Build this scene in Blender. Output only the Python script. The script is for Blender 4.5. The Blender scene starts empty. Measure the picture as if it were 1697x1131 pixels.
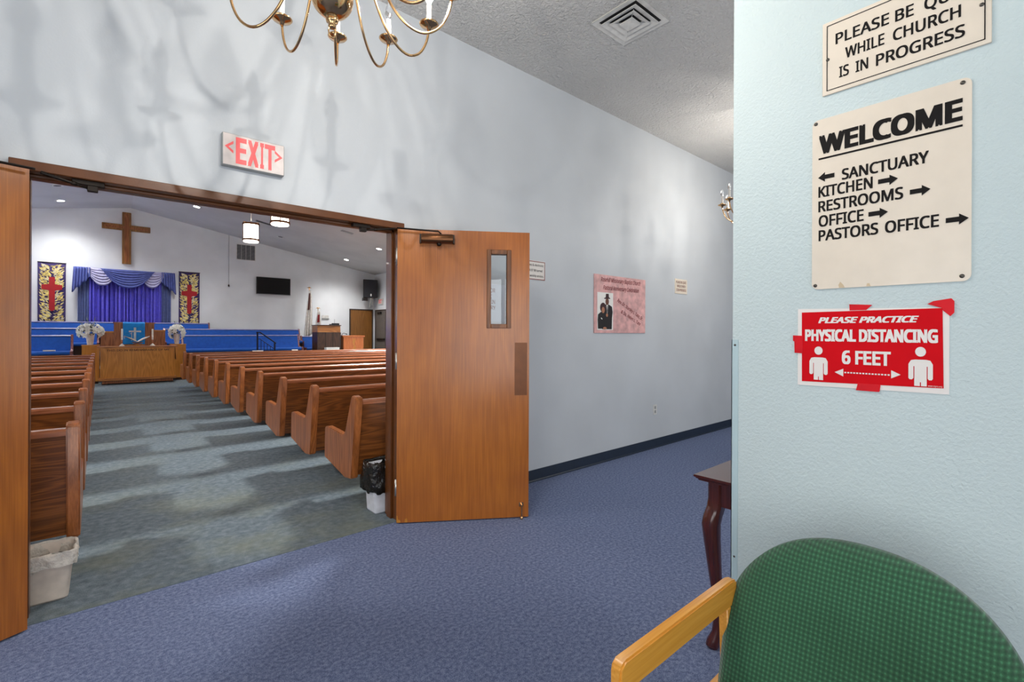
import bpy, bmesh, math, random
from mathutils import Vector, Matrix

S = bpy.context.scene
COL = S.collection
PI = math.pi

# ------------------------------------------------------------------ camera, world, lights, exposure
CAM_H = 1.34
YAW = math.radians(40.93)
ROLL = 0.0045
cam_d = bpy.data.cameras.new('camera')
cam = bpy.data.objects.new('camera', cam_d)
COL.objects.link(cam)
cam_d.sensor_width = 36.0
cam_d.lens = 787.0 / 1697.0 * 36.0
cam_d.shift_y = -15.3 / 1697.0
cam_d.clip_start = 0.02
_r = Vector((math.cos(YAW), -math.sin(YAW), 0))
_f = Vector((math.sin(YAW), math.cos(YAW), 0))
_u = Vector((0, 0, 1))
_X = (_r + _u * ROLL).normalized()
_Y = (_u - _r * ROLL).normalized()
_Z = -_f
cam.matrix_world = Matrix(((_X.x, _Y.x, _Z.x, 0), (_X.y, _Y.y, _Z.y, 0), (_X.z, _Y.z, _Z.z, CAM_H), (0, 0, 0, 1)))
S.camera = cam

S.view_settings.view_transform = 'Standard'
S.view_settings.look = 'None'
S.view_settings.gamma = 1.0
S.view_settings.use_curve_mapping = False
S.view_settings.exposure = 0.2

w = bpy.data.worlds.new('world')
S.world = w
w.use_nodes = True
w.node_tree.nodes['Background'].inputs[0].default_value = (0.9, 0.95, 1.0, 1)
w.node_tree.nodes['Background'].inputs[1].default_value = 0.6

def area(name, loc, rot, sx, sy, power, color):
    d = bpy.data.lights.new(name, 'AREA')
    d.shape = 'RECTANGLE'
    d.size, d.size_y = sx, sy
    d.energy = power
    d.color = color
    o = bpy.data.objects.new(name, d)
    o.location = loc
    o.rotation_euler = rot
    COL.objects.link(o)
    return o

# daylight entering through the glazed entrance on the west side of the foyer
area('daylight', (-3.25, -0.55, 1.35), (0, -PI / 2, 0), 2.3, 3.6, 72, (0.95, 0.98, 1.0))
# added light for the hall wall, through an unseen made-up window
area('hall_fill', (5.4, -3.25, 1.45), (PI / 2, 0, 0), 4.6, 2.1, 88, (0.97, 0.98, 1.0))
# added fill light for the door wall, through unseen south glazing
area('south_fill', (-0.6, -3.25, 1.35), (PI / 2, 0, 0), 3.0, 2.3, 60, (0.96, 0.98, 1.0))

BULB_W = 18.0         # watts of a lit chandelier bulb
PENDANT = 6.0         # emission of a lantern shade
CAN_W = 410.0          # watts of a recessed spot

# ------------------------------------------------------------------ materials
def lin(c):
    out = []
    for v in c[:3]:
        v = v / 255.0
        out.append(v / 12.92 if v <= 0.04045 else ((v + 0.055) / 1.055) ** 2.4)
    return (*out, 1.0)

def base(name):
    m = bpy.data.materials.new(name)
    m.use_nodes = True
    nt = m.node_tree
    b = nt.nodes['Principled BSDF']
    return m, nt, b

def nd(nt, t, **kw):
    n = nt.nodes.new(t)
    for k, v in kw.items():
        setattr(n, k, v)
    return n

def coords(nt, scale=(1, 1, 1), rnd=False, kind='Object'):
    tc = nd(nt, 'ShaderNodeTexCoord')
    mp = nd(nt, 'ShaderNodeMapping')
    mp.inputs['Scale'].default_value = scale
    if rnd:
        oi = nd(nt, 'ShaderNodeObjectInfo')
        mu = nd(nt, 'ShaderNodeMath', operation='MULTIPLY')
        mu.inputs[1].default_value = 37.0
        cb = nd(nt, 'ShaderNodeCombineXYZ')
        nt.links.new(oi.outputs['Random'], mu.inputs[0])
        for i in range(3):
            nt.links.new(mu.outputs[0], cb.inputs[i])
        ad = nd(nt, 'ShaderNodeVectorMath', operation='ADD')
        nt.links.new(tc.outputs[kind], ad.inputs[0])
        nt.links.new(cb.outputs[0], ad.inputs[1])
        nt.links.new(ad.outputs[0], mp.inputs[0])
    else:
        nt.links.new(tc.outputs[kind], mp.inputs[0])
    return mp.outputs[0]

def noise(nt, vec, scale, detail=3, rough=0.5, dist=0.0):
    n = nd(nt, 'ShaderNodeTexNoise')
    n.inputs['Scale'].default_value = scale
    n.inputs['Detail'].default_value = detail
    n.inputs['Roughness'].default_value = rough
    n.inputs['Distortion'].default_value = dist
    nt.links.new(vec, n.inputs['Vector'])
    return n.outputs['Fac']

def ramp(nt, fac, stops):
    r = nd(nt, 'ShaderNodeValToRGB')
    e = r.color_ramp.elements
    e[0].position, e[0].color = stops[0][0], lin(stops[0][1])
    e[1].position, e[1].color = stops[-1][0], lin(stops[-1][1])
    for p, c in stops[1:-1]:
        x = e.new(p)
        x.color = lin(c)
    nt.links.new(fac, r.inputs[0])
    return r.outputs[0]

def mix(nt, fac, a, b, blend='MIX'):
    m = nd(nt, 'ShaderNodeMix', data_type='RGBA', blend_type=blend)
    if isinstance(fac, float):
        m.inputs[0].default_value = fac
    else:
        nt.links.new(fac, m.inputs[0])
    for s, v in ((6, a), (7, b)):
        if isinstance(v, tuple):
            m.inputs[s].default_value = v
        else:
            nt.links.new(v, m.inputs[s])
    return m.outputs[2]

def bump(nt, b, h, strength, dist=0.01):
    n = nd(nt, 'ShaderNodeBump')
    n.inputs['Strength'].default_value = strength
    n.inputs['Distance'].default_value = dist
    nt.links.new(h, n.inputs['Height'])
    nt.links.new(n.outputs[0], b.inputs['Normal'])

def plain(name, c, rough=0.5, metal=0.0, coat=0.0, bumps=None, var=0.06, spec=0.5):
    m, nt, b = base(name)
    v = coords(nt)
    f = noise(nt, v, 14, 3)
    lo = tuple(max(0, x * (1 - var)) for x in c)
    hi = tuple(min(255, x * (1 + var)) for x in c)
    nt.links.new(ramp(nt, f, [(0.3, lo), (0.7, hi)]), b.inputs['Base Color'])
    b.inputs['Roughness'].default_value = rough
    b.inputs['Metallic'].default_value = metal
    b.inputs['Coat Weight'].default_value = coat
    b.inputs['Specular IOR Level'].default_value = spec
    if bumps:
        bump(nt, b, noise(nt, v, bumps[0], 3), bumps[1], bumps[2] if len(bumps) > 2 else 0.004)
    return m

def wood(name, dark, light, axis='Z', rough=0.35, coat=0.25, grain=1.0, contrast=1.0, blotch=0.0):
    """grain runs along AXIS in the object's own space; contour lines of a stretched noise make the cathedrals"""
    m, nt, b = base(name)
    st = {'X': (0.55, 5, 5), 'Y': (5, 0.55, 5), 'Z': (5, 5, 0.55)}[axis]
    fine = {'X': (3, 160, 160), 'Y': (160, 3, 160), 'Z': (160, 160, 3)}[axis]
    v = coords(nt, tuple(s * grain for s in st), True)
    n1 = noise(nt, v, 0.9, 2, 0.45, 0.25)
    mu = nd(nt, 'ShaderNodeMath', operation='MULTIPLY')
    mu.inputs[1].default_value = 90.0
    nt.links.new(n1, mu.inputs[0])
    si = nd(nt, 'ShaderNodeMath', operation='SINE')
    nt.links.new(mu.outputs[0], si.inputs[0])
    ma = nd(nt, 'ShaderNodeMath', operation='MULTIPLY_ADD')
    ma.inputs[1].default_value = 0.32 * contrast
    ma.inputs[2].default_value = 0.5
    nt.links.new(si.outputs[0], ma.inputs[0])
    v2 = coords(nt, fine, True)
    n2 = noise(nt, v2, 1.0, 3, 0.6)
    av = nd(nt, 'ShaderNodeMath', operation='MULTIPLY_ADD')
    av.inputs[1].default_value = 0.75
    nt.links.new(n2, av.inputs[0])
    hf = nd(nt, 'ShaderNodeMath', operation='MULTIPLY_ADD')
    hf.inputs[1].default_value = 0.6
    hf.inputs[2].default_value = -0.16
    nt.links.new(ma.outputs[0], hf.inputs[0])
    nt.links.new(hf.outputs[0], av.inputs[2])
    mid = tuple((a + c) / 2 for a, c in zip(dark, light))
    colr = ramp(nt, av.outputs[0], [(0.22, dark), (0.5, mid), (0.8, light)])
    if blotch:
        v3 = coords(nt, (1, 1, 0.8), True)
        n3 = noise(nt, v3, 2.6, 3)
        colr = mix(nt, blotch, colr, ramp(nt, n3, [(0.3, (186, 146, 120)), (0.7, (255, 250, 240))]), 'MULTIPLY')
    nt.links.new(colr, b.inputs['Base Color'])
    b.inputs['Roughness'].default_value = rough
    b.inputs['Coat Weight'].default_value = coat
    b.inputs['Coat Roughness'].default_value = 0.22
    bump(nt, b, n2, 0.08, 0.002)
    return m

def painted(name, c, bscale, bstr, bdist, var=0.03, rough=0.55, dist=0.0):
    m, nt, b = base(name)
    v = coords(nt)
    big = noise(nt, v, 1.1, 3)
    lo = tuple(x * (1 - var) for x in c)
    hi = tuple(min(255, x * (1 + var)) for x in c)
    nt.links.new(ramp(nt, big, [(0.3, lo), (0.7, hi)]), b.inputs['Base Color'])
    b.inputs['Roughness'].default_value = rough
    b.inputs['Specular IOR Level'].default_value = 0.35
    bump(nt, b, noise(nt, v, bscale, 4, 0.55, dist), bstr, bdist)
    return m

def carpet(name, dark, light, scale, stains=None, rough=0.95, clump=22):
    m, nt, b = base(name)
    v = coords(nt)
    f = noise(nt, v, scale, 3, 0.7)
    g = noise(nt, v, clump, 3, 0.6)
    mm = nd(nt, 'ShaderNodeMath', operation='MULTIPLY_ADD')
    mm.inputs[1].default_value = 0.45
    nt.links.new(g, mm.inputs[0])
    m2 = nd(nt, 'ShaderNodeMath', operation='MULTIPLY')
    m2.inputs[1].default_value = 0.58
    nt.links.new(f, m2.inputs[0])
    nt.links.new(m2.outputs[0], mm.inputs[2])
    mid = tuple((a + c) / 2 for a, c in zip(dark, light))
    colr = ramp(nt, mm.outputs[0], [(0.36, dark), (0.5, mid), (0.66, light)])
    if stains:
        s = noise(nt, v, stains[1], 4, 0.6)
        fr = ramp(nt, s, [(0.46, (0, 0, 0)), (0.64, (255, 255, 255))])
        fm = nd(nt, 'ShaderNodeMath', operation='MULTIPLY')
        fm.inputs[1].default_value = stains[2]
        # foot wear gathers within the first steps past the doorway
        sp = nd(nt, 'ShaderNodeSeparateXYZ')
        nt.links.new(v, sp.inputs[0])
        mr = nd(nt, 'ShaderNodeMapRange')
        mr.inputs['From Min'].default_value = 3.1
        mr.inputs['From Max'].default_value = 5.6
        mr.inputs['To Min'].default_value = 1.0
        mr.inputs['To Max'].default_value = 0.25
        nt.links.new(sp.outputs[1], mr.inputs['Value'])
        m3 = nd(nt, 'ShaderNodeMath', operation='MULTIPLY')
        nt.links.new(fr, m3.inputs[0])
        nt.links.new(mr.outputs[0], m3.inputs[1])
        nt.links.new(m3.outputs[0], fm.inputs[0])
        colr = mix(nt, fm.outputs[0], colr, lin(stains[0]))
    nt.links.new(colr, b.inputs['Base Color'])
    b.inputs['Roughness'].default_value = rough
    b.inputs['Specular IOR Level'].default_value = 0.1
    bump(nt, b, f, 0.35, 0.003)
    return m

def glow(name, c, strength):
    m, nt, b = base(name)
    b.inputs['Base Color'].default_value = lin(c)
    b.inputs['Emission Color'].default_value = lin(c)
    b.inputs['Emission Strength'].default_value = strength
    return m

def lit_glass(name, c, strength):
    """thin clear bulb glass, glowing, that lets its filament's light out"""
    m, nt, b = base(name)
    nt.nodes.remove(b)
    tr = nd(nt, 'ShaderNodeBsdfTransparent')
    em = nd(nt, 'ShaderNodeEmission')
    em.inputs[0].default_value = lin(c)
    em.inputs[1].default_value = strength
    ad = nd(nt, 'ShaderNodeAddShader')
    nt.links.new(tr.outputs[0], ad.inputs[0])
    nt.links.new(em.outputs[0], ad.inputs[1])
    nt.links.new(ad.outputs[0], nt.nodes['Material Output'].inputs[0])
    return m

def clear_glass(name, tint=(255, 255, 255), rough=0.0):
    m, nt, b = base(name)
    b.inputs['Base Color'].default_value = lin(tint)
    b.inputs['Transmission Weight'].default_value = 1.0
    b.inputs['Roughness'].default_value = rough
    b.inputs['IOR'].default_value = 1.45
    return m

def woven(name, dark, light, k):
    m, nt, b = base(name)
    v = coords(nt)
    sp = nd(nt, 'ShaderNodeSeparateXYZ')
    nt.links.new(v, sp.inputs[0])
    def lincomb(sgn):
        a = nd(nt, 'ShaderNodeMath', operation='MULTIPLY_ADD')
        a.inputs[1].default_value = sgn * 1.0
        nt.links.new(sp.outputs[1], a.inputs[0])
        nt.links.new(sp.outputs[2], a.inputs[2])
        s = nd(nt, 'ShaderNodeMath', operation='MULTIPLY')
        s.inputs[1].default_value = k
        nt.links.new(a.outputs[0], s.inputs[0])
        q = nd(nt, 'ShaderNodeMath', operation='SINE')
        nt.links.new(s.outputs[0], q.inputs[0])
        return q.outputs[0]
    p = nd(nt, 'ShaderNodeMath', operation='MULTIPLY')
    nt.links.new(lincomb(1), p.inputs[0])
    nt.links.new(lincomb(-1), p.inputs[1])
    h = nd(nt, 'ShaderNodeMath', operation='MULTIPLY_ADD')
    h.inputs[1].default_value = 0.5
    h.inputs[2].default_value = 0.5
    nt.links.new(p.outputs[0], h.inputs[0])
    f = noise(nt, v, 420, 2)
    g = noise(nt, v, 6, 2)
    c1 = ramp(nt, h.outputs[0], [(0.0, tuple(min(255, x * 1.1 + 6) for x in light)), (0.25, tuple(0.3 * a + 0.7 * c for a, c in zip(dark, light))), (0.6, tuple(0.6 * a + 0.4 * c for a, c in zip(dark, light))), (1.0, dark)])
    c2 = mix(nt, 0.35, c1, ramp(nt, f, [(0.3, (120, 120, 120)), (0.7, (255, 255, 255))]), 'MULTIPLY')
    c3 = mix(nt, 0.5, c2, ramp(nt, g, [(0.35, (205, 215, 205)), (0.65, (255, 255, 255))]), 'MULTIPLY')
    nt.links.new(c3, b.inputs['Base Color'])
    b.inputs['Roughness'].default_value = 0.9
    b.inputs['Sheen Weight'].default_value = 0.25
    bump(nt, b, h.outputs[0], 0.35, 0.003)
    return m

M = {}
M['wall_blue'] = painted('blue_grey_wall_paint', (199, 203, 206), 90, 0.10, 0.004)
M['wall_teal'] = painted('pale_teal_wall_paint', (198, 212, 212), 105, 0.5, 0.006, 0.02, 0.5, 0.4)
M['wall_white'] = painted('white_wall_paint', (230, 233, 235), 70, 0.10, 0.004)
M['ceiling'] = painted('stippled_ceiling_paint', (212, 210, 206), 40, 1.0, 0.035, 0.03, 0.9, 0.6)
M['ceiling_grey'] = painted('grey_sanctuary_ceiling_paint', (206, 204, 200), 60, 0.5, 0.01, 0.03, 0.9)
M['carpet_blue'] = carpet('blue_violet_carpet', (68, 79, 113), (148, 161, 192), 260, None, .95, 60)
M['carpet_grey'] = carpet('grey_green_carpet', (74, 87, 96), (130, 141, 148), 240, ((128, 132, 112), 1.3, 0.6))
M['vinyl'] = plain('navy_vinyl', (30, 42, 58), 0.45)
M['frame'] = plain('brown_frame_paint', (100, 56, 22), 0.3, 0, 0.2, (220, 0.1))
M['door_wood'] = wood('door_veneer', (150, 84, 20), (198, 120, 40), 'Z', 0.28, 0.45, 0.8, 0.25, 0.45)
M['door_trim'] = wood('door_window_trim', (96, 54, 22), (140, 86, 42), 'Z', 0.4, 0.2)
M['pew_end'] = wood('pew_end_oak', (122, 66, 24), (188, 112, 56), 'Z', 0.35, 0.3, 1.0, 0.7)
M['pew_back'] = wood('pew_back_oak', (82, 42, 14), (150, 88, 38), 'X', 0.35, 0.3, 1.9, 0.75)
M['pew_rail'] = wood('pew_rail_oak', (126, 70, 38), (182, 116, 82), 'X', 0.25, 0.5, 1.0, 0.5)
M['pew_dark'] = plain('dark_pew_support', (52, 30, 18), 0.6)
M['oak'] = wood('golden_oak', (176, 106, 26), (224, 152, 58), 'Z', 0.35, 0.3, 1.0, 0.6)
M['oak_x'] = wood('golden_oak_rail', (140, 80, 28), (198, 130, 60), 'X', 0.35, 0.3)
M['oak_yellow'] = wood('yellow_oak', (176, 112, 26), (216, 150, 54), 'Z', 0.4, 0.2, 1.0, 0.4)
M['orange_wood'] = wood('orange_wood', (186, 92, 34), (220, 130, 62), 'Z', 0.4, 0.2, 1.0, 0.6)
M['walnut'] = wood('walnut', (52, 30, 18), (86, 54, 34), 'Z', 0.45, 0.15)
M['pulpit_wood'] = wood('pulpit_oak', (124, 68, 32), (176, 108, 58), 'Z', 0.4, 0.2)
M['cross_wood'] = wood('cross_oak', (116, 74, 30), (168, 116, 58), 'Z', 0.45, 0.1)
M['chair_wood'] = wood('honey_oak', (206, 134, 36), (238, 172, 74), 'X', 0.3, 0.35, 1.6, 0.35)
M['mahogany'] = wood('mahogany', (58, 20, 16), (92, 36, 26), 'Z', 0.2, 0.6, 1.2, 0.4)
M['brass'] = plain('polished_brass', (216, 174, 124), 0.12, 1.0, 0, None, 0.02)
M['bronze'] = plain('bronze', (112, 74, 48), 0.35, 0.9)
M['dark_bronze'] = plain('dark_bronze', (38, 30, 24), 0.45, 0.6)
M['plate'] = plain('brown_plate', (112, 66, 34), 0.35, 0.3)
M['steel'] = plain('steel', (200, 196, 188), 0.35, 0.9)
M['candle'] = plain('white_candle_sleeve', (240, 236, 228), 0.4)
M['bulb_off'] = clear_glass('clear_bulb')
M['bulb_on'] = lit_glass('lit_bulb', (255, 244, 230), 45.0)
M['glass'] = clear_glass('window_glass', (244, 250, 252))
M['white_metal'] = plain('white_metal', (216, 214, 208), 0.45)
M['grey_metal'] = plain('grey_metal', (150, 152, 154), 0.45, 0.3)
M['vent_dark'] = plain('dark_recess', (20, 20, 22), 0.9)
M['sign_cream'] = plain('cream_sign_plastic', (226, 214, 196), 0.35, 0, 0.1, None, 0.015)
M['sign_white'] = plain('white_sign_plastic', (232, 226, 218), 0.35, 0, 0.1, None, 0.01)
M['ink'] = plain('black_ink', (20, 17, 16), 0.7, 0, 0, None, .02, .2)
M['ink_brown'] = plain('brown_ink', (120, 50, 40), 0.5)
M['ink_red'] = plain('dark_red_ink', (126, 34, 40), 0.5)
M['stain'] = plain('tan_stain', (206, 184, 150), 0.5)
M['red_print'] = plain('red_print', (208, 4, 20), 0.7, 0, 0, None, 0.02, .15)
M['red_tape'] = plain('red_tape', (212, 12, 28), 0.5, 0, 0, (40, 0.3), .06, .25)
M['white_print'] = plain('white_print', (232, 226, 220), 0.5, 0, 0, None, 0.01)
M['exit_face'] = plain('exit_sign_plastic', (206, 194, 188), 0.4)
M['exit_side'] = plain('exit_sign_side', (150, 152, 150), 0.4)
M['exit_red'] = glow('exit_letters', (236, 92, 92), 0.12)
M['screw'] = plain('screw_metal', (90, 86, 80), 0.35, 0.8)
M['guard'] = plain('clear_plastic_guard', (184, 206, 210), 0.15, 0, 0.5, None, 0.01)
M['pink'] = plain('pink_marbled_poster', (222, 172, 168), 0.45, 0, 0, None, 0.09)
M['suit'] = plain('black_cloth_print', (22, 18, 20), 0.6)
M['skin'] = plain('brown_skin_print', (112, 66, 48), 0.6)
M['skin_light'] = plain('light_brown_skin_print', (176, 120, 90), 0.6)
M['hat'] = plain('maroon_hat_print', (58, 26, 28), 0.6)
M['fabric'] = woven('green_chair_fabric', (30, 74, 50), (58, 116, 80), 325.0)
M['blue_uph'] = plain('royal_blue_upholstery', (14, 84, 176), 0.75, 0, 0, (300, 0.2), 0.05)
M['blue_cloth'] = plain('blue_cloth', (6, 138, 222), 0.7, 0, 0, (60, 0.2))
M['lav_highlight'] = plain('lavender_highlight', (150, 150, 196), 0.3, 0, 0.3)  # highlight on the choir pews' top edges, put into the rail colour
M['rose_wood'] = wood('rose_wood', (104, 58, 56), (150, 96, 92), 'Z', 0.35, 0.3)
M['drape'] = plain('violet_blue_drape', (98, 92, 214), 0.45, 0, 0, (90, 0.1))
M['drape_slate'] = plain('slate_drape', (92, 106, 156), 0.6)
M['swag_blue'] = plain('slate_blue_swag', (92, 104, 172), 0.5)
M['swag_pale'] = plain('pale_lavender_swag', (182, 180, 214), 0.5)
M['banner_navy'] = plain('navy_banner_cloth', (58, 44, 98), 0.8)
M['gold_leaf'] = plain('gold_leaf_cloth', (226, 196, 112), 0.6, 0, 0, None, 0.2)
M['gold_pale'] = plain('pale_gold_cloth', (214, 206, 176), 0.6, 0, 0, None, 0.15)
M['red_cloth'] = plain('red_cloth', (172, 24, 32), 0.7, 0, 0, (40, 0.3))
M['petal'] = plain('white_petals', (236, 238, 232), 0.7)
M['leaf_green'] = plain('dark_green_leaves', (52, 66, 50), 0.6)
M['leaf_grey'] = plain('grey_green_leaves', (128, 142, 134), 0.6)
M['vase'] = plain('white_vase', (228, 222, 222), 0.35)
M['wax'] = plain('white_wax', (240, 238, 232), 0.4)
M['copper'] = plain('copper', (206, 140, 110), 0.3, 0.8)
M['paper'] = plain('white_paper', (240, 238, 232), 0.6, 0, 0, None, 0.01)
M['notice_paper'] = plain('pale_notice_paper', (214, 219, 226), 0.6, 0, 0, None, 0.01)
M['silver'] = plain('silver_embroidery', (200, 208, 218), 0.35, 0.2)
M['black'] = plain('black_plastic', (20, 20, 22), 0.4)
M['screen'] = plain('black_screen', (8, 8, 10), 0.35, 0, 0.0, None, .02, .2)
M['grille_black'] = plain('black_speaker_grille', (42, 42, 46), 0.8, 0, 0, (300, 0.6))
M['iron'] = plain('black_iron', (14, 24, 48), 0.45, 0.4)
M['brown_door'] = wood('brown_flush_door', (116, 72, 22), (160, 106, 42), 'Z', 0.45, 0.1, 0.8, 0.5)
M['grey_door'] = plain('grey_door_paint', (104, 98, 92), 0.5)
M['dark_trim'] = plain('dark_door_trim', (58, 46, 38), 0.5)
M['flag_white'] = plain('white_flag_cloth', (232, 228, 222), 0.8)
M['flag_dark'] = plain('maroon_flag_cloth', (104, 60, 56), 0.8)
M['flag_red'] = plain('red_flag_cloth', (156, 44, 48), 0.8)
M['bin_beige'] = plain('beige_bin_plastic', (222, 208, 194), 0.4)
M['bin_white'] = plain('white_bin_plastic', (226, 228, 236), 0.4)
M['liner_white'] = plain('white_bin_liner', (220, 212, 200), 0.3, 0, 0, (24, 0.9, 0.02))
M['liner_black'] = plain('black_bin_liner', (30, 26, 22), 0.25, 0, 0.2, (18, 1.0, 0.03))
M['shade'] = glow('lantern_shade', (255, 246, 232), PENDANT)
M['can_on'] = glow('lit_recessed_lens', (255, 250, 244), 40.0)
M['purple'] = plain('blue_flag_cloth', (52, 54, 120), 0.8)
M['ceiling_lens'] = plain('unlit_lens', (70, 70, 74), 0.5)

# ------------------------------------------------------------------ mesh helpers
class B:
    def __init__(self):
        self.bm = bmesh.new()
    def box(self, x0, x1, y0, y1, z0, z1):
        bm = self.bm
        v = [bm.verts.new(p) for p in ((x0, y0, z0), (x1, y0, z0), (x1, y1, z0), (x0, y1, z0),
                                       (x0, y0, z1), (x1, y0, z1), (x1, y1, z1), (x0, y1, z1))]
        for f in ((0, 3, 2, 1), (4, 5, 6, 7), (0, 1, 5, 4), (1, 2, 6, 5), (2, 3, 7, 6), (3, 0, 4, 7)):
            bm.faces.new([v[i] for i in f])
        return self
    def hexa(self, p):
        """eight corners: bottom four counterclockwise then top four"""
        bm = self.bm
        v = [bm.verts.new(q) for q in p]
        for f in ((0, 3, 2, 1), (4, 5, 6, 7), (0, 1, 5, 4), (1, 2, 6, 5), (2, 3, 7, 6), (3, 0, 4, 7)):
            bm.faces.new([v[i] for i in f])
        return self
    def prism(self, poly, a0, a1, plane='yz'):
        bm = self.bm
        def pt(q, a):
            return {'yz': (a, q[0], q[1]), 'xz': (q[0], a, q[1]), 'xy': (q[0], q[1], a)}[plane]
        lo = [bm.verts.new(pt(q, a0)) for q in poly]
        hi = [bm.verts.new(pt(q, a1)) for q in poly]
        n = len(poly)
        bm.faces.new(lo)
        bm.faces.new(list(reversed(hi)))
        for i in range(n):
            bm.faces.new((lo[i], hi[i], hi[(i + 1) % n], lo[(i + 1) % n]))
        return self
    def tube(self, pts, rad, n=10, caps=True, closed=False):
        bm = self.bm
        pts = [Vector(p) for p in pts]
        rads = rad if isinstance(rad, (list, tuple)) else [rad] * len(pts)
        rings = []
        up = None
        m = len(pts)
        for i, p in enumerate(pts):
            if closed:
                t = pts[(i + 1) % m] - pts[i - 1]
            else:
                t = pts[min(i + 1, m - 1)] - pts[max(i - 1, 0)]
            t.normalize()
            if up is None:
                up = Vector((0, 0, 1)) if abs(t.z) < 0.9 else Vector((1, 0, 0))
            a = up - t * up.dot(t)
            if a.length < 1e-5:
                a = t.orthogonal()
            a.normalize()
            up = a
            c = t.cross(a)
            rings.append([bm.verts.new(p + (a * math.cos(2 * PI * k / n) + c * math.sin(2 * PI * k / n)) * rads[i]) for k in range(n)])
        for i in range(m if closed else m - 1):
            r0, r1 = rings[i], rings[(i + 1) % m]
            for k in range(n):
                bm.faces.new((r0[k], r0[(k + 1) % n], r1[(k + 1) % n], r1[k]))
        if caps and not closed:
            bm.faces.new(list(reversed(rings[0])))
            bm.faces.new(rings[-1])
        return self
    def lathe(self, prof, c=(0, 0, 0), n=24, sx=1.0, sy=1.0, cap=True):
        bm = self.bm
        rings = []
        for r, z in prof:
            if r < 1e-6:
                rings.append([bm.verts.new((c[0], c[1], c[2] + z))])
            else:
                rings.append([bm.verts.new((c[0] + sx * r * math.cos(2 * PI * k / n), c[1] + sy * r * math.sin(2 * PI * k / n), c[2] + z)) for k in range(n)])
        for a, b in zip(rings, rings[1:]):
            for k in range(n):
                k1 = (k + 1) % n
                if len(a) == 1 and len(b) == 1:
                    continue
                if len(a) == 1:
                    bm.faces.new((a[0], b[k1], b[k]))
                elif len(b) == 1:
                    bm.faces.new((a[k], a[k1], b[0]))
                else:
                    bm.faces.new((a[k], a[k1], b[k1], b[k]))
        for r in (rings[0], rings[-1]):
            if len(r) > 2 and cap:
                bm.faces.new(r)
        return self
    def grid(self, fn, nu, nv):
        bm = self.bm
        v = [[bm.verts.new(fn(i / nu, j / nv)) for j in range(nv + 1)] for i in range(nu + 1)]
        for i in range(nu):
            for j in range(nv):
                bm.faces.new((v[i][j], v[i + 1][j], v[i + 1][j + 1], v[i][j + 1]))
        return self
    def build(self, name, mat, parent=None, smooth=False, bevel=0.0, seg=2, solid=0.0, loc=None, rot=None):
        bm = self.bm
        if not smooth or bevel:
            bmesh.ops.recalc_face_normals(bm, faces=bm.faces)
        elif not solid:
            bmesh.ops.recalc_face_normals(bm, faces=bm.faces)
        if bevel:
            es = [e for e in bm.edges if len(e.link_faces) == 2 and e.calc_face_angle(0) > 0.5]
            bmesh.ops.bevel(bm, geom=es, offset=bevel, segments=seg, affect='EDGES', clamp_overlap=True)
        me = bpy.data.meshes.new(name)
        bm.to_mesh(me)
        bm.free()
        if smooth or bevel:
            for p in me.polygons:
                p.use_smooth = True
            if bevel or smooth == 'auto':
                me.set_sharp_from_angle(angle=math.radians(38))
        me.materials.append(mat if not isinstance(mat, str) else M[mat])
        o = bpy.data.objects.new(name, me)
        COL.objects.link(o)
        if parent:
            o.parent = parent
        if loc:
            o.location = loc
        if rot:
            o.rotation_euler = rot
        if solid:
            md = o.modifiers.new('thickness', 'SOLIDIFY')
            md.thickness = solid
            md.offset = 0
        return o

def tag(o, label, cat, group=None):
    o['label'] = label
    o['category'] = cat
    if group:
        o['group'] = group
    return o

def thing(name, label, cat, loc=(0, 0, 0), rz=0.0, group=None):
    o = bpy.data.objects.new(name, None)
    o.empty_display_size = 0.1
    COL.objects.link(o)
    o.location = loc
    o.rotation_euler = (0, 0, rz)
    return tag(o, label, cat, group)

def struct(o):
    o['kind'] = 'structure'
    return o

def dup(o, label=None, loc=None, rz=None, group=None, parent=None):
    c = o.copy()
    COL.objects.link(c)
    if parent:
        c.parent = parent
    for ch in list(o.children):
        dup(ch, parent=c)
    if label:
        c['label'] = label
    if loc is not None:
        c.location = loc
    if rz is not None:
        c.rotation_euler = (0, 0, rz)
    if group:
        c['group'] = group
    return c

def spline(pts, n=6):
    """Catmull-Rom through the points"""
    P = [Vector(p) for p in pts]
    P = [P[0] * 2 - P[1]] + P + [P[-1] * 2 - P[-2]]
    out = []
    for i in range(1, len(P) - 2):
        for k in range(n):
            t = k / n
            a, b, c, d = P[i - 1], P[i], P[i + 1], P[i + 2]
            out.append(0.5 * ((2 * b) + (c - a) * t + (2 * a - 5 * b + 4 * c - d) * t * t + (3 * b - a - 3 * c + d) * t ** 3))
    out.append(P[-2])
    return out

import os
FONT = None
try:
    _p = os.path.join(bpy.utils.system_resource('DATAFILES'), 'fonts', 'NotoSansMath-Regular.woff2')
    if os.path.exists(_p):
        FONT = bpy.data.fonts.load(_p)
except Exception:
    FONT = None
def outline(s, shear=0.0):
    cu = bpy.data.curves.new('tmp', 'FONT')
    if FONT:
        cu.font = FONT
    cu.body = s
    cu.shear = shear
    cu.resolution_u = 3
    ob = bpy.data.objects.new('tmp', cu)
    COL.objects.link(ob)
    bpy.context.view_layer.update()
    me = ob.to_mesh()
    vs = [(x.co.x, x.co.y) for x in me.vertices]
    fs = [tuple(p.vertices) for p in me.polygons]
    ob.to_mesh_clear()
    bpy.data.objects.remove(ob)
    bpy.data.curves.remove(cu)
    return vs, fs
CAPH = max(p[1] for p in outline('H')[0])

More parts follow.
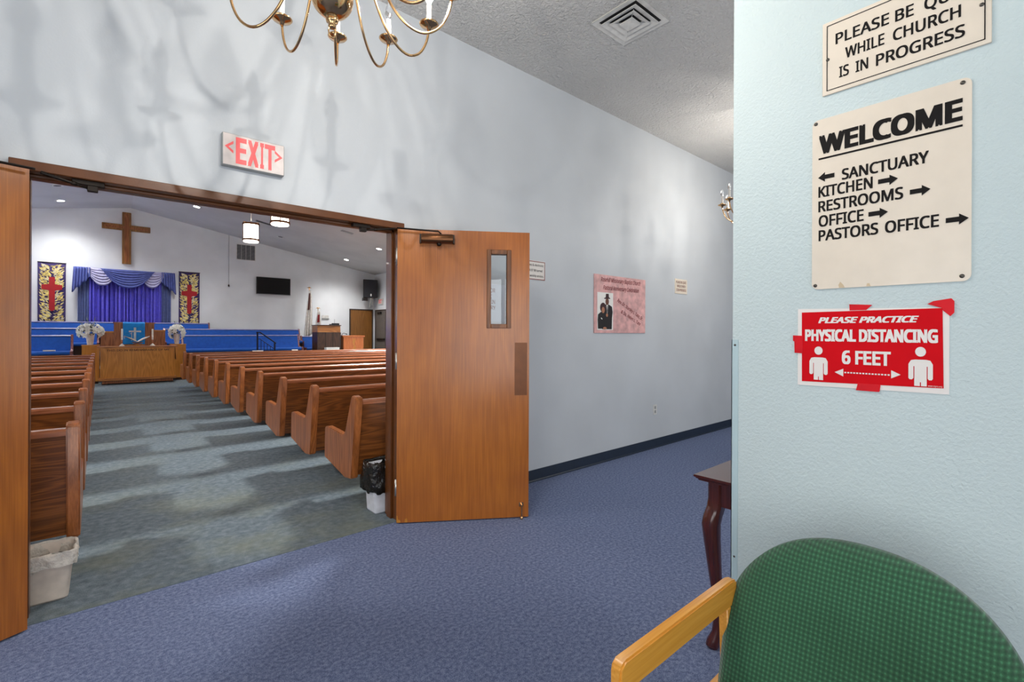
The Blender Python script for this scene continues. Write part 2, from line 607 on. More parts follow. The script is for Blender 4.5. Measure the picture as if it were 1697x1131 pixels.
def text(lines, name, mat, parent, o, u, v, depth=0.0008):
    """LINES: (string, u0, v0, width, cap height[, boldness, shear, angle]); O origin, U and V unit vectors of the sign's face"""
    U, V = Vector(u), Vector(v)
    N = U.cross(V)
    for ln in lines:
        s, u0, v0, wd, ch = ln[:5]
        bold = ln[5] if len(ln) > 5 else 0.0
        shear = ln[6] if len(ln) > 6 else 0.0
        ang = ln[7] if len(ln) > 7 else 0.0
        bm = bmesh.new()
        vs, fs = outline(s, shear)
        x0 = min(p[0] for p in vs); x1 = max(p[0] for p in vs)
        shifts = [(0, 0)] if not bold else [(0, 0), (-bold, -bold * .6), (bold, -bold * .6), (bold, bold * .6), (-bold, bold * .6)]
        sx = wd / (x1 - x0 + 2 * bold); sy = ch / (CAPH + 1.2 * bold)
        ca, sa = math.cos(ang), math.sin(ang)
        for k, (hx, hy) in enumerate(shifts):
            nv = []
            for p in vs:
                p0 = (p[0] - x0 + bold + hx) * sx; p1 = (p[1] + .6 * bold + hy) * sy
                p0, p1 = p0 * ca - p1 * sa, p0 * sa + p1 * ca
                nv.append(bm.verts.new(Vector(o) + U * (u0 + p0) + V * (v0 + p1) + N * (depth + k * 2e-5)))
            for f in fs:
                try:
                    bm.faces.new([nv[i] for i in f])
                except ValueError:
                    pass
        bmesh.ops.recalc_face_normals(bm, faces=bm.faces)
        me = bpy.data.meshes.new(name)
        bm.to_mesh(me)
        bm.free()
        me.materials.append(M[mat])
        ob = bpy.data.objects.new(name, me)
        COL.objects.link(ob)
        ob.parent = parent

def flat(polys, name, mat, parent, o, u, v, d0=0.0004, d1=0.0012, bevel=0.0):
    """thin printed or cut shapes lying on a face: polygons in (u, v)"""
    U, V = Vector(u), Vector(v)
    N = U.cross(V)
    b = B()
    for poly in polys:
        lo = [b.bm.verts.new(Vector(o) + U * p[0] + V * p[1] + N * d0) for p in poly]
        hi = [b.bm.verts.new(Vector(o) + U * p[0] + V * p[1] + N * d1) for p in poly]
        n = len(poly)
        b.bm.faces.new(lo)
        b.bm.faces.new(hi)
        for i in range(n):
            b.bm.faces.new((lo[i], lo[(i + 1) % n], hi[(i + 1) % n], hi[i]))
    return b.build(name, mat, parent)

def rect(u0, u1, v0, v1):
    return [(u0, v0), (u1, v0), (u1, v1), (u0, v1)]

def border(u0, u1, v0, v1, t):
    return [rect(u0, u1, v0, v0 + t), rect(u0, u1, v1 - t, v1), rect(u0, u0 + t, v0 + t, v1 - t), rect(u1 - t, u1, v0 + t, v1 - t)]

def arrow(u0, u1, vc, h, tail=0.45, head=0.42):
    """from u0 towards u1"""
    s = 1 if u1 > u0 else -1
    L = abs(u1 - u0)
    k = u1 - s * L * head
    t = h * tail / 2
    return [(u0, vc - t), (k, vc - t), (k, vc - h / 2), (u1, vc), (k, vc + h / 2), (k, vc + t), (u0, vc + t)]

def oval(cx, cy, rx, ry, n=20):
    return [(cx + rx * math.cos(2 * PI * i / n), cy + ry * math.sin(2 * PI * i / n)) for i in range(n)]

def rrect(u0, u1, v0, v1, r, n=5):
    out = []
    for cx, cy, a in ((u1 - r, v0 + r, -90), (u1 - r, v1 - r, 0), (u0 + r, v1 - r, 90), (u0 + r, v0 + r, 180)):
        for i in range(n + 1):
            t = math.radians(a + 90 * i / n)
            out.append((cx + r * math.cos(t), cy + r * math.sin(t)))
    return out

# ------------------------------------------------------------------ setting: foyer
YW = 3.08          # foyer face of the wall with the double doors
CE = 3.62          # foyer ceiling
OX0, OX1, OZ = -0.311, 1.634, 2.108
XP = 1.76          # face of the sign partition
RIDGE_X, RIDGE_Z, EAVE_W, EAVE_E, EAVE_Z, YN = 0.70, 5.15, -7.37, 8.77, 3.72, 19.0

struct(B().box(-3.1, 11.2, -3.1, 3.10, -0.06, 0.0).build('floor_foyer', 'carpet_blue'))
struct(B().box(-7.5, 8.9, 3.10, 19.1, -0.06, 0.0).build('floor_sanctuary', 'carpet_grey'))
struct(B().box(-3.1, 11.2, -3.1, 3.15, CE, CE + 0.1).build('ceiling_foyer', 'ceiling'))
b = B()
b.box(-3.1, OX0 + 0.02, YW, 3.15, 0, CE)
b.box(OX1 - 0.02, 11.2, YW, 3.15, 0, CE)
b.box(OX0 + 0.02, OX1 - 0.02, YW, 3.15, OZ - 0.02, CE)
struct(b.build('wall_foyer_north', 'wall_blue'))
b = B()
for x0, x1 in ((-7.5, OX0 + 0.02), (OX1 - 0.02, 8.9)):
    b.box(x0, x1, 3.15, 3.22, 0, 3.6)
b.box(OX0 + 0.02, OX1 - 0.02, 3.15, 3.22, OZ - 0.02, 3.6)
b.prism([(-7.5, 3.6), (8.9, 3.6), (8.9, EAVE_Z), (RIDGE_X, RIDGE_Z), (-7.5, EAVE_Z)], 3.15, 3.22, 'xz')
struct(b.build('wall_sanctuary_south', 'wall_white'))
# west wall with the glazed entrance, south wall with unseen openings added for fill light
b = B()
b.box(-3.12, -3.0, -3.1, -2.4, 0, CE); b.box(-3.12, -3.0, 1.3, 3.08, 0, CE); b.box(-3.12, -3.0, -2.4, 1.3, 2.5, CE)
struct(b.build('wall_foyer_west', 'wall_blue'))
b = B()
b.box(-3.0, -2.1, -3.12, -3.0, 0, CE); b.box(0.9, 3.0, -3.12, -3.0, 0, CE); b.box(7.8, 11.2, -3.12, -3.0, 0, CE); b.box(3.0, 7.8, -3.12, -3.0, 2.6, CE); b.box(3.0, 7.8, -3.12, -3.0, 0, .3); b.box(-2.1, 0.9, -3.12, -3.0, 2.5, CE)
struct(b.build('wall_foyer_south', 'wall_blue'))
struct(B().box(11.1, 11.2, -3.1, 3.08, 0, CE).build('wall_foyer_east', 'wall_blue'))
def glazing(name, along, c, a0, a1, n=4):
    fr = B()
    for i in range(n + 1):
        a = a0 + (a1 - a0) * i / n
        if along == 'y': fr.box(c - 0.03, c + 0.03, a - 0.03, a + 0.03, 0, 2.5)
        else: fr.box(a - 0.03, a + 0.03, c - 0.03, c + 0.03, 0, 2.5)
    for z in (0.05, 2.46):
        if along == 'y': fr.box(c - 0.03, c + 0.03, a0, a1, z - 0.04, z + 0.04)
        else: fr.box(a0, a1, c - 0.03, c + 0.03, z - 0.04, z + 0.04)
    struct(fr.build(name, 'bronze'))
glazing('window_1', 'y', -3.06, -2.4, 1.3)
glazing('added_window_2', 'x', -3.06, -2.1, 0.9)  # unseen glazing added for the south fill light
glazing('added_window_3', 'x', -3.06, 3.0, 7.8, 6)  # made-up hall window, added to let the hall fill in
struct(B().box(XP, 1.88, -3.0, 0.789, 0, CE).build('wall_partition', 'wall_teal'))
struct(B().box(OX1, 11.1, YW - 0.006, YW + 0.002, 0, 0.105).prism([(YW - 0.006, 0), (YW - 0.014, 0), (YW - 0.014, 0.008), (YW - 0.006, 0.016)], OX1, 11.1, 'yz').build('baseboard_north', 'vinyl'))
struct(B().box(-3.0, OX0, YW - 0.006, YW + 0.002, 0, 0.105).build('baseboard_north_west', 'vinyl'))

# double door frame
b = B()
JI0, JI1, HZ = -0.262, 1.585, 2.062
for x0, x1 in ((OX0, JI0), (JI1, OX1)):
    b.box(x0, x1, 3.056, 3.245, 0, HZ)
b.box(OX0, OX1, 3.056, 3.245, HZ, OZ)
b.box(JI0, JI0 + 0.016, 3.125, 3.19, 0, HZ); b.box(JI1 - 0.016, JI1, 3.125, 3.19, 0, HZ); b.box(JI0, JI1, 3.125, 3.19, HZ - 0.016, HZ)
struct(b.build('trim_1', 'frame', bevel=0.003, seg=1))
struct(B().box(JI0, JI1, 3.05, 3.11, 0, 0.004).build('trim_2', 'carpet_grey'))

# ------------------------------------------------------------------ the two door leaves
def leaf(name, loc, rz, mirror, label):
    t = bpy.data.objects.new(name, None)
    COL.objects.link(t)
    t.location = loc
    t.rotation_euler = (0, 0, rz)
    t['kind'] = 'structure'
    t['label'] = label
    s = -1 if mirror else 1
    def bx(b, x0, x1, *r):
        return b.box(min(s * x0, s * x1), max(s * x0, s * x1), *r)
    W, T, Z0, Z1 = 0.930, 0.045, 0.008, 2.054
    wx0, wx1, wz0, wz1 = 0.638, 0.780, 1.38, 1.908
    b = B()
    bx(b, 0, wx0, 0, T, Z0, Z1); bx(b, wx1, W, 0, T, Z0, Z1)
    bx(b, wx0, wx1, 0, T, Z0, wz0); bx(b, wx0, wx1, 0, T, wz1, Z1)
    b.build('panel', 'door_wood', t)
    b = B()
    for y0, y1 in ((-0.010, 0.012), (T - 0.012, T + 0.010)):
        bx(b, 0.622, 0.652, y0, y1, 1.365, 1.925); bx(b, 0.766, 0.796, y0, y1, 1.365, 1.925)
        bx(b, 0.652, 0.766, y0, y1, 1.365, 1.395); bx(b, 0.652, 0.766, y0, y1, 1.893, 1.925)
    fr = b.build('window_frame', 'door_trim', t, bevel=0.003, seg=1)
    g = B(); bx(g, 0.645, 0.773, 0.019, 0.025, 1.385, 1.903); g.build('glass', 'glass', fr)
    b = B(); bx(b, 0.825, 0.915, -0.002, 0.0, 0.884, 1.262)
    b.build('push_plate', 'plate', t)['label'] = 'brown metal push plate'
    # closer on the foyer face with its body, caps, valve boss and arm
    b = B()
    poly = [(-0.002, 1.955), (-0.05, 1.955), (-0.06, 1.97), (-0.062, 1.995), (-0.05, 2.015), (-0.002, 2.018)]
    b.prism(poly, min(s * .163, s * .382), max(s * .163, s * .382), 'yz')
    cl = b.build('closer', 'bronze', t, bevel=0.003, seg=1)
    cl['label'] = 'bronze door closer'
    b = B()
    bx(b, .153, .163, -0.05, 0, 1.953, 2.012); bx(b, .382, .392, -0.05, 0, 1.953, 2.012)
    b.build('end_cap', 'dark_bronze', cl)
    B().lathe([(0, -0.024), (0.012, -0.022), (0.017, -0.012), (0.017, 0)], (s * .285, -0.03, 1.957), 14).build('valve_knob', 'dark_bronze', cl, True)
    B().tube([(s * .30, -0.03, 2.018), (s * .28, -0.035, 2.036), (s * .0, -0.045, 2.048)], 0.006, 8).build('closer_arm', 'dark_bronze', cl, True)
    for z in (() if mirror else (1.86, 1.13, 0.25)):
        B().lathe([(0.0, 0), (0.007, 0), (0.007, 0.115), (0, 0.115)], (s * -0.006, 0.004, z - 0.055), 10).build('hinge', 'steel', t, True)
    if not mirror:
        b = B()
        b.box(.860, .892, -0.006, 0, 0.085, 0.115)
        b.box(.872, .880, -0.030, -0.006, 0.092, 0.104)
        b.tube([(.876, -0.024, 0.098), (.876, -0.024, 0.02)], 0.006, 8)
        b.lathe([(0, 0), (0.010, 0), (0.011, 0.012), (0.007, 0.02), (0, 0.02)], (.876, -0.024, 0.0), 12)
        b.build('door_holder', 'brass', t, 'auto')['label'] = 'brass kick-down door holder'
        flat([[(0.002, .010), (.028, .010), (.026, .026), (.012, .03), (.008, .055), (.002, .06)], [(.055, .010), (.075, .010), (.072, .036), (.058, .034)]],
             'chipped_patch', 'oak_yellow', t, (0, 0, 0), (1, 0, 0), (0, 0, 1), 0.0002, 0.0006)
    return t
leaf('door_1', (1.557, 3.012, 0), math.radians(-33.0), False, 'open wooden door leaf with a narrow glass window, standing against the blue-grey foyer wall')
leaf('door_2', (-0.240, 3.000, 0), math.radians(26.0), True, 'open wooden door leaf seen edge-on beside the sanctuary opening, its arm reaching the frame head')
# arms hung from the frame head
def head_arm(p0, p1, label):
    t = thing('door_closer_arm', label, 'door closer', (p1[0], p1[1], HZ), 0, 'door closer arms under the frame head')
    q0 = Vector(p0) - Vector((p1[0], p1[1], HZ)); q1 = Vector((0, 0, p1[2] - HZ))
    m = q0.lerp(q1, 0.62)
    B().tube([q0, m, q1], [0.008, 0.007, 0.006], 8).build('rod', 'dark_bronze', t, True)
    B().tube([m - (q1 - q0) * 0.05, m + (q1 - q0) * 0.05], 0.010, 8).build('adjuster', 'dark_bronze', t, True)
    b = B(); b.box(-0.075, 0.045, -0.02, 0.02, -0.022, -0.0001); b.box(-0.02, 0.02, -0.016, 0.016, q1.z - 0.012, -0.02)
    b.build('shoe', 'dark_bronze', t, bevel=0.002, seg=1)
head_arm((1.545, 3.02, 2.052), (1.345, 3.10, 2.026), 'dark closer arm under the frame head, beside the door with the glass window')
head_arm((-0.205, 3.02, 2.052), (-0.030, 3.10, 2.026), 'dark closer arm under the frame head, beside the edge-on door leaf')

# ------------------------------------------------------------------ exit sign, signs and poster on the foyer wall
UX, VZ = (1, 0, 0), (0, 0, 1)
t = thing('exit_sign', 'faded red and cream EXIT sign on the wall above the double doors', 'exit sign', (0.667, YW, 2.262))
B().box(-0.161, 0.161, -0.042, 0, 0, 0.182).build('housing', 'exit_side', t, bevel=0.004, seg=1)
B().box(-0.157, 0.157, -0.045, -0.042, 0.004, 0.178).build('face_plate', 'exit_face', t)
O = (-0.161, -0.045, 0)
text([('E', .066, .018, .054, .148, .035), ('X', .126, .018, .056, .148, .035), ('I', .190, .018, .020, .148, .035), ('T', .214, .018, .056, .148, .035)], 'lettering', 'exit_red', t, O, UX, VZ)
def chev(x, s):
    return [[(x, .105), (x + s * .042, .140), (x + s * .042, .124), (x + s * .018, .105), (x + s * .042, .086), (x + s * .042, .070)]]
flat(chev(.012, 1), 'arrow_mark', 'exit_red', t, O, UX, VZ)
flat(chev(.310, -1), 'arrow_mark', 'exit_red', t, O, UX, VZ)

t = thing('ceiling_vent', 'square grey air diffuser in the stippled foyer ceiling', 'ceiling vent', (2.922, 2.066, CE))
def ring(b, h0, h1, z0, z1, th=0.004):
    for k in range(4):
        a = k * PI / 2
        ca, sa = math.cos(a), math.sin(a)
        def R(x, y): return (x * ca - y * sa, x * sa + y * ca)
        lo = [(*R(-h0, -h0), z0), (*R(h0, -h0), z0), (*R(h1, -h1), z1), (*R(-h1, -h1), z1)]
        hi = [(p[0], p[1], p[2] + th) for p in lo]
        b.hexa(lo + hi)
b = B(); ring(b, .200, .160, -0.012, -0.006); ring(b, .200, .197, -0.012, 0.0, 0.002); b.build('frame', 'white_metal', t)
B().box(-.165, .165, -.165, .165, -0.003, -0.0002).build('recess', 'vent_dark', t)
for h in (.150, .104):
    b = B(); ring(b, h, h - .042, -0.024, -0.008); b.build('louver', 'white_metal', t)
b = B(); ring(b, .056, 0.001, -0.026, -0.014); b.build('centre_plate', 'white_metal', t)
for x, y in ((.10, .10), (-.10, -.10), (.10, -.10), (-.10, .10)):
    B().tube([(x, y, -0.012), (x * .3, y * .3, -0.014)], 0.003, 6).build('strut', 'grey_metal', t)

def wall_sign(name, label, cat, x0, x1, z0, z1, mat, lines, ink, edge=None, th=0.006, group=None):
    t = thing(name, label, cat, (x0, YW, z0), 0, group)
    B().box(0, x1 - x0, -th, 0, 0, z1 - z0).build('board', mat, t, bevel=0.0015, seg=1)
    if edge:
        flat(border(0.004, x1 - x0 - 0.004, 0.004, z1 - z0 - 0.004, edge[1]), 'border', edge[0], t, (0, -th, 0), UX, VZ)
    if lines:
        text(lines, 'lettering', ink, t, (0, -th, 0), UX, VZ)
    return t
wall_sign('phone_sign', 'small white sign with red edge about phones, half behind the open door', 'sign', 2.735, 3.063, 1.804, 1.976, 'sign_white',
          [('Cell phones & electronic', .03, .124, .275, .02, .01), ('devices MUST BE turned', .03, .076, .26, .02, .01), ('off during worship services.', .03, .028, .275, .02, .01)], 'ink', ('ink_red', .006))
wall_sign('quiet_sign', 'tiny cream sign asking for quiet on the blue-grey wall beyond the pink poster', 'sign', 5.295, 5.582, 1.818, 2.0, 'sign_cream',
          [('PLEASE BE QUIET', .022, .128, .243, .030, .012), ('WHILE CHURCH', .045, .080, .20, .030, .012), ('IS IN PROGRESS', .030, .032, .228, .030, .012)], 'ink_brown')
wall_sign('food_notice', 'paper notice with red-brown capitals seen through the glass of the door', 'notice', 2.185, 2.585, 1.42, 1.735, 'notice_paper',
          [('NO FOOD OR', .06, .245, .235, .034, .01), ('DRINK', .15, .193, .11, .034, .01), ('ALLOWED IN', .06, .150, .235, .034, .01), ('SANCTUARY', .06, .102, .24, .034, .01)], 'ink_brown', None, 0.002)
t = thing('anniversary_poster', 'pink church anniversary poster with a couple, on the blue-grey wall', 'poster', (3.757, YW, 1.331))
B().box(0, .90, -0.010, -0.0005, 0, .600).build('board', 'pink', t, bevel=0.002, seg=1)
O = (0, -0.010, 0)
flat([rect(.046, .305, .032, .418)], 'photo_ground', 'paper', t, O, UX, VZ)
O2 = (0, -0.0112, 0)
def sym(pts, cx):
    return [(cx + a, c) for a, c in pts] + [(cx - a, c) for a, c in reversed(pts)]
man = sym([(.078, .04), (.082, .16), (.092, .22), (.080, .275), (.030, .295)], .205)
flat([man], 'man_suit', 'suit', t, O2, UX, VZ)
flat([oval(.205, .325, .028, .038)], 'man_face', 'skin', t, O2, UX, VZ, 0.0006, 0.0016)
flat([[(.155, .352), (.255, .356), (.250, .366), (.234, .370), (.228, .408), (.184, .406), (.180, .368), (.158, .362)]], 'hat', 'hat', t, O2, UX, VZ, 0.0010, 0.0020)
flat([[(.190, .290), (.218, .292), (.212, .22), (.204, .195)]], 'shirt', 'paper', t, O2, UX, VZ, 0.0012, 0.0020)
flat([[(.201, .284), (.209, .284), (.211, .23), (.205, .205), (.200, .23)]], 'tie', 'suit', t, O2, UX, VZ, 0.0021, 0.0026)
wom = sym([(.070, .045), (.076, .14), (.070, .19), (.030, .215)], .128)
flat([wom], 'woman_dress', 'suit', t, O2, UX, VZ, 0.0022, 0.0030)
flat([oval(.136, .262, .046, .050)], 'woman_hair', 'hat', t, O2, UX, VZ, 0.0024, 0.0032)
flat([oval(.136, .236, .024, .032)], 'woman_face', 'skin_light', t, O2, UX, VZ, 0.0034, 0.0040)
for _h in (oval(.20, .185, .016, .018), oval(.165, .050, .03, .014)):
    flat([_h], 'hand', 'skin_light', t, O2, UX, VZ, 0.0034, 0.0040)
flat([[(.100, .150), (.120, .138), (.124, .146), (.104, .160)]], 'brooch', 'paper', t, O2, UX, VZ, 0.0034, 0.0040)
text([('Rosehill Missionary Baptist Church', .10, .530, .70, .044, .016, .35), ('Pastoral Anniversary Celebration', .14, .448, .63, .044, .016, .35),
      ('Rev. Dr. Stanley L. Tate, Sr.', .375, .335, .50, .038, .014, .35, -.40), ('& Sis. Helen L. Tate', .44, .215, .38, .038, .014, .35, -.36)], 'lettering', 'ink_red', t, O, UX, VZ)
t = thing('wall_outlet', 'small ivory electrical outlet low on the blue-grey foyer wall', 'outlet', (4.872, YW, 0.385))
B().box(-.035, .035, -0.006, 0, 0, .115).build('cover_plate', 'white_metal', t, bevel=0.002, seg=1)
flat([rect(-.016, .016, .018, .050), rect(-.016, .016, .066, .098)], 'socket_face', 'exit_side', t, (0, -0.006, 0), UX, VZ)

# ------------------------------------------------------------------ chandeliers
LIT_LOWER = (7, 247, 307)
LIT_UPPER = ()
def make_chandelier(loc, label):
    t = thing('brass_chandelier', label, 'chandelier', loc, 0, 'brass foyer chandeliers')      # origin at ceiling
    zc = 2.63 - CE
    B().lathe([(0, 0), (.075, 0), (.072, -.012), (.045, -.03), (.012, -.042), (0, -.045)], (0, 0, -0.001), 28).build('canopy', 'brass', t, True)
    b = B()
    z = -0.045
    k = 0
    while z > zc + .66:
        pts = []
        for i in range(12):
            a = 2 * PI * i / 12
            x, zz = .009 * math.cos(a), .020 * math.sin(a)
            pts.append((x, 0, z - .017 + zz) if k % 2 else (0, x, z - .017 + zz))
        b.tube(pts, 0.0028, 6, False, True)
        z -= .031
        k += 1
    b.build('chain', 'brass', t, True)
    zb = 2.527 - CE
    prof = [(0, -.070)]
    prof += [(.072 * math.sin(a), -.072 * math.cos(a)) for a in [PI * i / 16 for i in range(1, 15)]]
    prof += [(.022, .072), (.018, .10), (.030, .12), (.034, .14), (.048, .17), (.052, .20), (.046, .235), (.024, .255), (.016, .29), (.014, .36),
             (.022, .38), (.036, .41), (.042, .44), (.034, .475), (.016, .495), (.012, .56), (.020, .60), (.026, .64), (.018, .68), (.008, .72), (.006, .78), (0, .78)]
    B().lathe(prof, (0, 0, zb), 36).build('body', 'brass', t, True)
    B().lathe([(0, -.112), (.010, -.110), (.014, -.102), (.010, -.094), (.020, -.088), (.022, -.080), (.014, -.072), (.026, -.066), (.020, -.06), (0, -.06)], (0, 0, zb), 24).build('finial', 'brass', t, True)
    B().tube([(.012 * math.cos(2 * PI * i / 16), 0, zb - .122 + .020 * math.sin(2 * PI * i / 16)) for i in range(16)], 0.003, 6, False, True).build('pull_ring', 'brass', t, True)
    def arm(ang, R, zcup, zroot, lit):
        a = math.radians(ang)
        ca, sa = math.cos(a), math.sin(a)
        k = R / .43
        pr = [(.03, zroot - zcup), (.066, .235), (.105, .16), (.150, .03), (.205, -.085), (.265, -.148), (.325, -.165), (.380, -.135), (.415, -.075), (.430, -.012)]
        if R < .4:
            pr = [(.03, zroot - zcup), (.07, .10), (.13, .05), (.20, -.07), (.27, -.125), (.34, -.130), (.395, -.09), (.422, -.045), (.430, -.012)]
        pts = spline([(p[0] * k * ca, p[0] * k * sa, zcup + p[1]) for p in pr], 4)
        am = B().tube(pts, 0.0052, 8).build('arm', 'brass', t, True)
        c = (R * ca, R * sa, zcup)
        B().lathe([(0, -.018), (.007, -.017), (.010, -.008), (.016, -.003), (.036, .004), (.041, .010), (.040, .012), (.030, .009), (.015, .009), (.015, .022), (.017, .026), (.012, .028), (0, .028)], c, 20).build('drip_cup', 'brass', am, True)
        B().lathe([(0, .024), (.0105, .024), (.0105, .092), (.009, .095), (0, .095)], c, 14).build('candle', 'candle', am, 'auto')
        B().lathe([(.007, .092), (.008, .100), (.0155, .115), (.0165, .125), (.013, .142), (.006, .160), (.001, .172), (0, .173)], c, 12).build('bulb', 'bulb_on' if lit else 'bulb_off', am, True)
        if lit:
            d = bpy.data.lights.new('bulb_filament', 'POINT')
            d.energy = BULB_W
            d.shadow_soft_size = .007
            d.color = (1.0, .96, .90)
            o = bpy.data.objects.new('bulb_filament', d)
            COL.objects.link(o)
            o.parent = am
            o.location = (c[0], c[1], c[2] + .125)
    for i in range(12):
        arm(7 + 30 * i, .43, zc, zc + .21, (7 + 30 * i) in LIT_LOWER)
    for i in range(6):
        arm(22 + 60 * i, .27, zc + .22, zc + .34, (22 + 60 * i) in LIT_UPPER)
    return t
ch = make_chandelier((0.62, 1.70, CE), 'brass candle chandelier cut by the top of the view, in front of the double doors')
dup(ch, 'brass candle chandelier with lit bulbs, half hidden behind the sign partition', (4.97, 1.87, CE), math.radians(50))
ch2 = [o for o in COL.objects if o.type == 'LIGHT' and o.name.startswith('bulb_filament') and o.parent.parent is not None and o.parent.parent is not ch]
_soft = ch2[0].data.copy()
_soft.shadow_soft_size = .035               # widened lamp size blurs the second chandelier's shadows
_soft.energy = BULB_W * .8
for o in ch2:
    o.data = _soft

# ------------------------------------------------------------------ partition signs (u runs towards -Y)
UY = (0, -1, 0)
def psign(name, label, cat, y0, z0):
    return thing(name, label, cat, (XP, y0, z0))
def Pu(y, y0): return y0 - y
# "please be quiet"
y0, z0, Wd, Hh = .503, 2.102, .385, .232
t = psign('quiet_notice', 'cream sign asking for quiet while church is in progress, topmost on the teal partition', 'sign', y0, z0)
B().box(-0.006, 0, -Wd, 0, 0, Hh).build('board', 'sign_cream', t, bevel=0.0015, seg=1)
O = (-0.006, 0, 0)
flat(border(.012, Wd - .012, .012, Hh - .012, .0022), 'border', 'ink', t, O, UY, VZ)
text([('PLEASE', .036, .151, .135, .034, .018), ('BE', .185, .149, .042, .034, .018), ('QUIET', .250, .150, .112, .034, .018),
      ('WHILE', .062, .096, .098, .034, .018), ('CHURCH', .180, .095, .146, .034, .018),
      ('IS', .046, .042, .026, .034, .018), ('IN', .089, .041, .032, .034, .018), ('PROGRESS', .140, .039, .194, .034, .018)], 'lettering', 'ink', t, O, UY, VZ)
def screws(t, pts, x=-0.006, r=0.005):
    for yy, zz in pts:
        B().lathe([(0, 0), (r, 0), (r, .0012), (r * .5, .0026), (0, .003)], (0, 0, 0), 12).build('screw', 'screw', t, True, loc=(x, yy, zz), rot=(0, -PI / 2, 0))
screws(t, [(-.015, .112), (-.366, .107)])
# "welcome"
y0, z0, Wd, Hh = .531, 1.482, .376, .548
t = psign('welcome_sign', 'large cream WELCOME sign with arrows to rooms on the teal partition', 'sign', y0, z0)
pl = rrect(0, Wd, 0, Hh, .018)
b = B(); b.prism([(-u, v) for u, v in pl], -0.004, 0); b.build('board', 'sign_cream', t)
O = (-0.004, 0, 0)
def uu(y): return y0 - y
def vv(z): return z - z0
text([('WELCOME', uu(.512), vv(1.917), .339, .060, .042)], 'heading', 'ink', t, O, UY, VZ)
flat([rect(uu(.513), uu(.173), vv(1.900), vv(1.9055))], 'underline', 'ink', t, O, UY, VZ)
text([('SANCTUARY', uu(.449), vv(1.821), .207, .034, .022),
      ('KITCHEN', uu(.513), vv(1.778), .143, .035, .022), ('RESTROOMS', uu(.513), vv(1.731), .215, .035, .022),
      ('OFFICE', uu(.512), vv(1.683), .120, .036, .022), ('PASTORS', uu(.512), vv(1.637), .156, .035, .022), ('OFFICE', uu(.340), vv(1.637), .120, .035, .022)], 'lettering', 'ink', t, O, UY, VZ)
for u0_, u1_, vc in ((.469, .514, 1.842), (.357, .310, 1.793), (.283, .238, 1.746), (.380, .333, 1.700), (.206, .160, 1.651)):
    flat([arrow(uu(u0_), uu(u1_), vv(vc), .030)], 'arrow_mark', 'ink', t, O, UY, VZ)
flat([[(uu(.455), .001), (uu(.440), .001), (uu(.444), .010), (uu(.452), .020), (uu(.457), .010)], [(uu(.385), .001), (uu(.374), .001), (uu(.377), .010), (uu(.383), .010)]], 'stain_patch', 'stain', t, O, UY, VZ, 0.0002, 0.0004)
screws(t, [(-.010, .012), (-.010, .537), (-.358, .014), (-.358, .536)], -0.004, 0.0055)
# red distancing notice
y0, z0, Wd, Hh = .572, 1.168, .374, .252
t = psign('distancing_notice', 'red and white physical distancing notice taped to the teal partition', 'notice', y0, z0)
b = B(); b.prism([(0, 0), (0, .252), (-.374, .244), (-.374, .005)], -0.002, 0); b.build('sheet', 'white_print', t)
O = (-0.002, 0, 0)
flat([[(.013, .013), (.363, .021), (.360, .243), (.012, .240)]], 'red_ground', 'red_print', t, O, UY, VZ)
O3 = (-0.0032, 0, 0)
text([('PLEASE PRACTICE', uu(.512), vv(1.372), .250, .019, .040, .30), ('PHYSICAL DISTANCING', uu(.550), vv(1.314), .329, .038, .045), ('6 FEET', uu(.447), vv(1.244), .122, .042, .035)], 'lettering', 'white_print', t, O3, UY, VZ)
flat([[(uu(.466), vv(1.217)), (uu(.443), vv(1.205)), (uu(.443), vv(1.229))], [(uu(.302), vv(1.220)), (uu(.324), vv(1.232)), (uu(.324), vv(1.208))]] +
     [rect(uu(.440) + i * .0077, uu(.440) + i * .0077 + .0048, vv(1.2155), vv(1.2195)) for i in range(15)], 'arrow_mark', 'white_print', t, O3, UY, VZ)
def figure(cx, top, k):
    body = sym([(.006, 0), (.0135, 0), (.0135, .056), (.0155, .056), (.0155, .022), (.0185, .018), (.0240, .018), (.0265, .022), (.0265, .062), (.021, .073), (.012, .075)], 0)
    body = [(cx + a * k, top - .112 * k + c * k) for a, c in body[:1]] + [(cx + a * k, top - .112 * k + c * k) for a, c in body[1:]]
    body = body + [(cx - .0012 * k, top - .112 * k), (cx - .0012 * k, top - .101 * k), (cx + .0012 * k, top - .101 * k), (cx + .0012 * k, top - .112 * k)]
    flat([body], 'figure_body', 'white_print', t, O3, UY, VZ)
    flat([oval(cx, top - .0145 * k, .0118 * k, .0138 * k)], 'figure_head', 'white_print', t, O3, UY, VZ)
figure(uu(.511), vv(1.2975), .97)
figure(uu(.258), vv(1.3030), 1.0)
text([('www.signs.org', .330, .0235, .030, .004)], 'fine_print', 'white_print', t, O3, UY, VZ)
for pts in ([(.428, 1.430), (.370, 1.426), (.385, 1.411), (.427, 1.411)],
            [(.244, 1.423), (.231, 1.431), (.194, 1.437), (.188, 1.429), (.188, 1.398), (.196, 1.388), (.211, 1.404), (.213, 1.411)],
            [(.586, 1.332), (.557, 1.331), (.557, 1.273), (.581, 1.274), (.582, 1.312), (.586, 1.314)],
            [(.405, 1.187), (.349, 1.187), (.351, 1.168), (.353, 1.165), (.410, 1.165)]):
    flat([[(uu(a), vv(c)) for a, c in pts]], 'tape_strip', 'red_tape', t, O, UY, VZ, 0.0004, 0.0022)
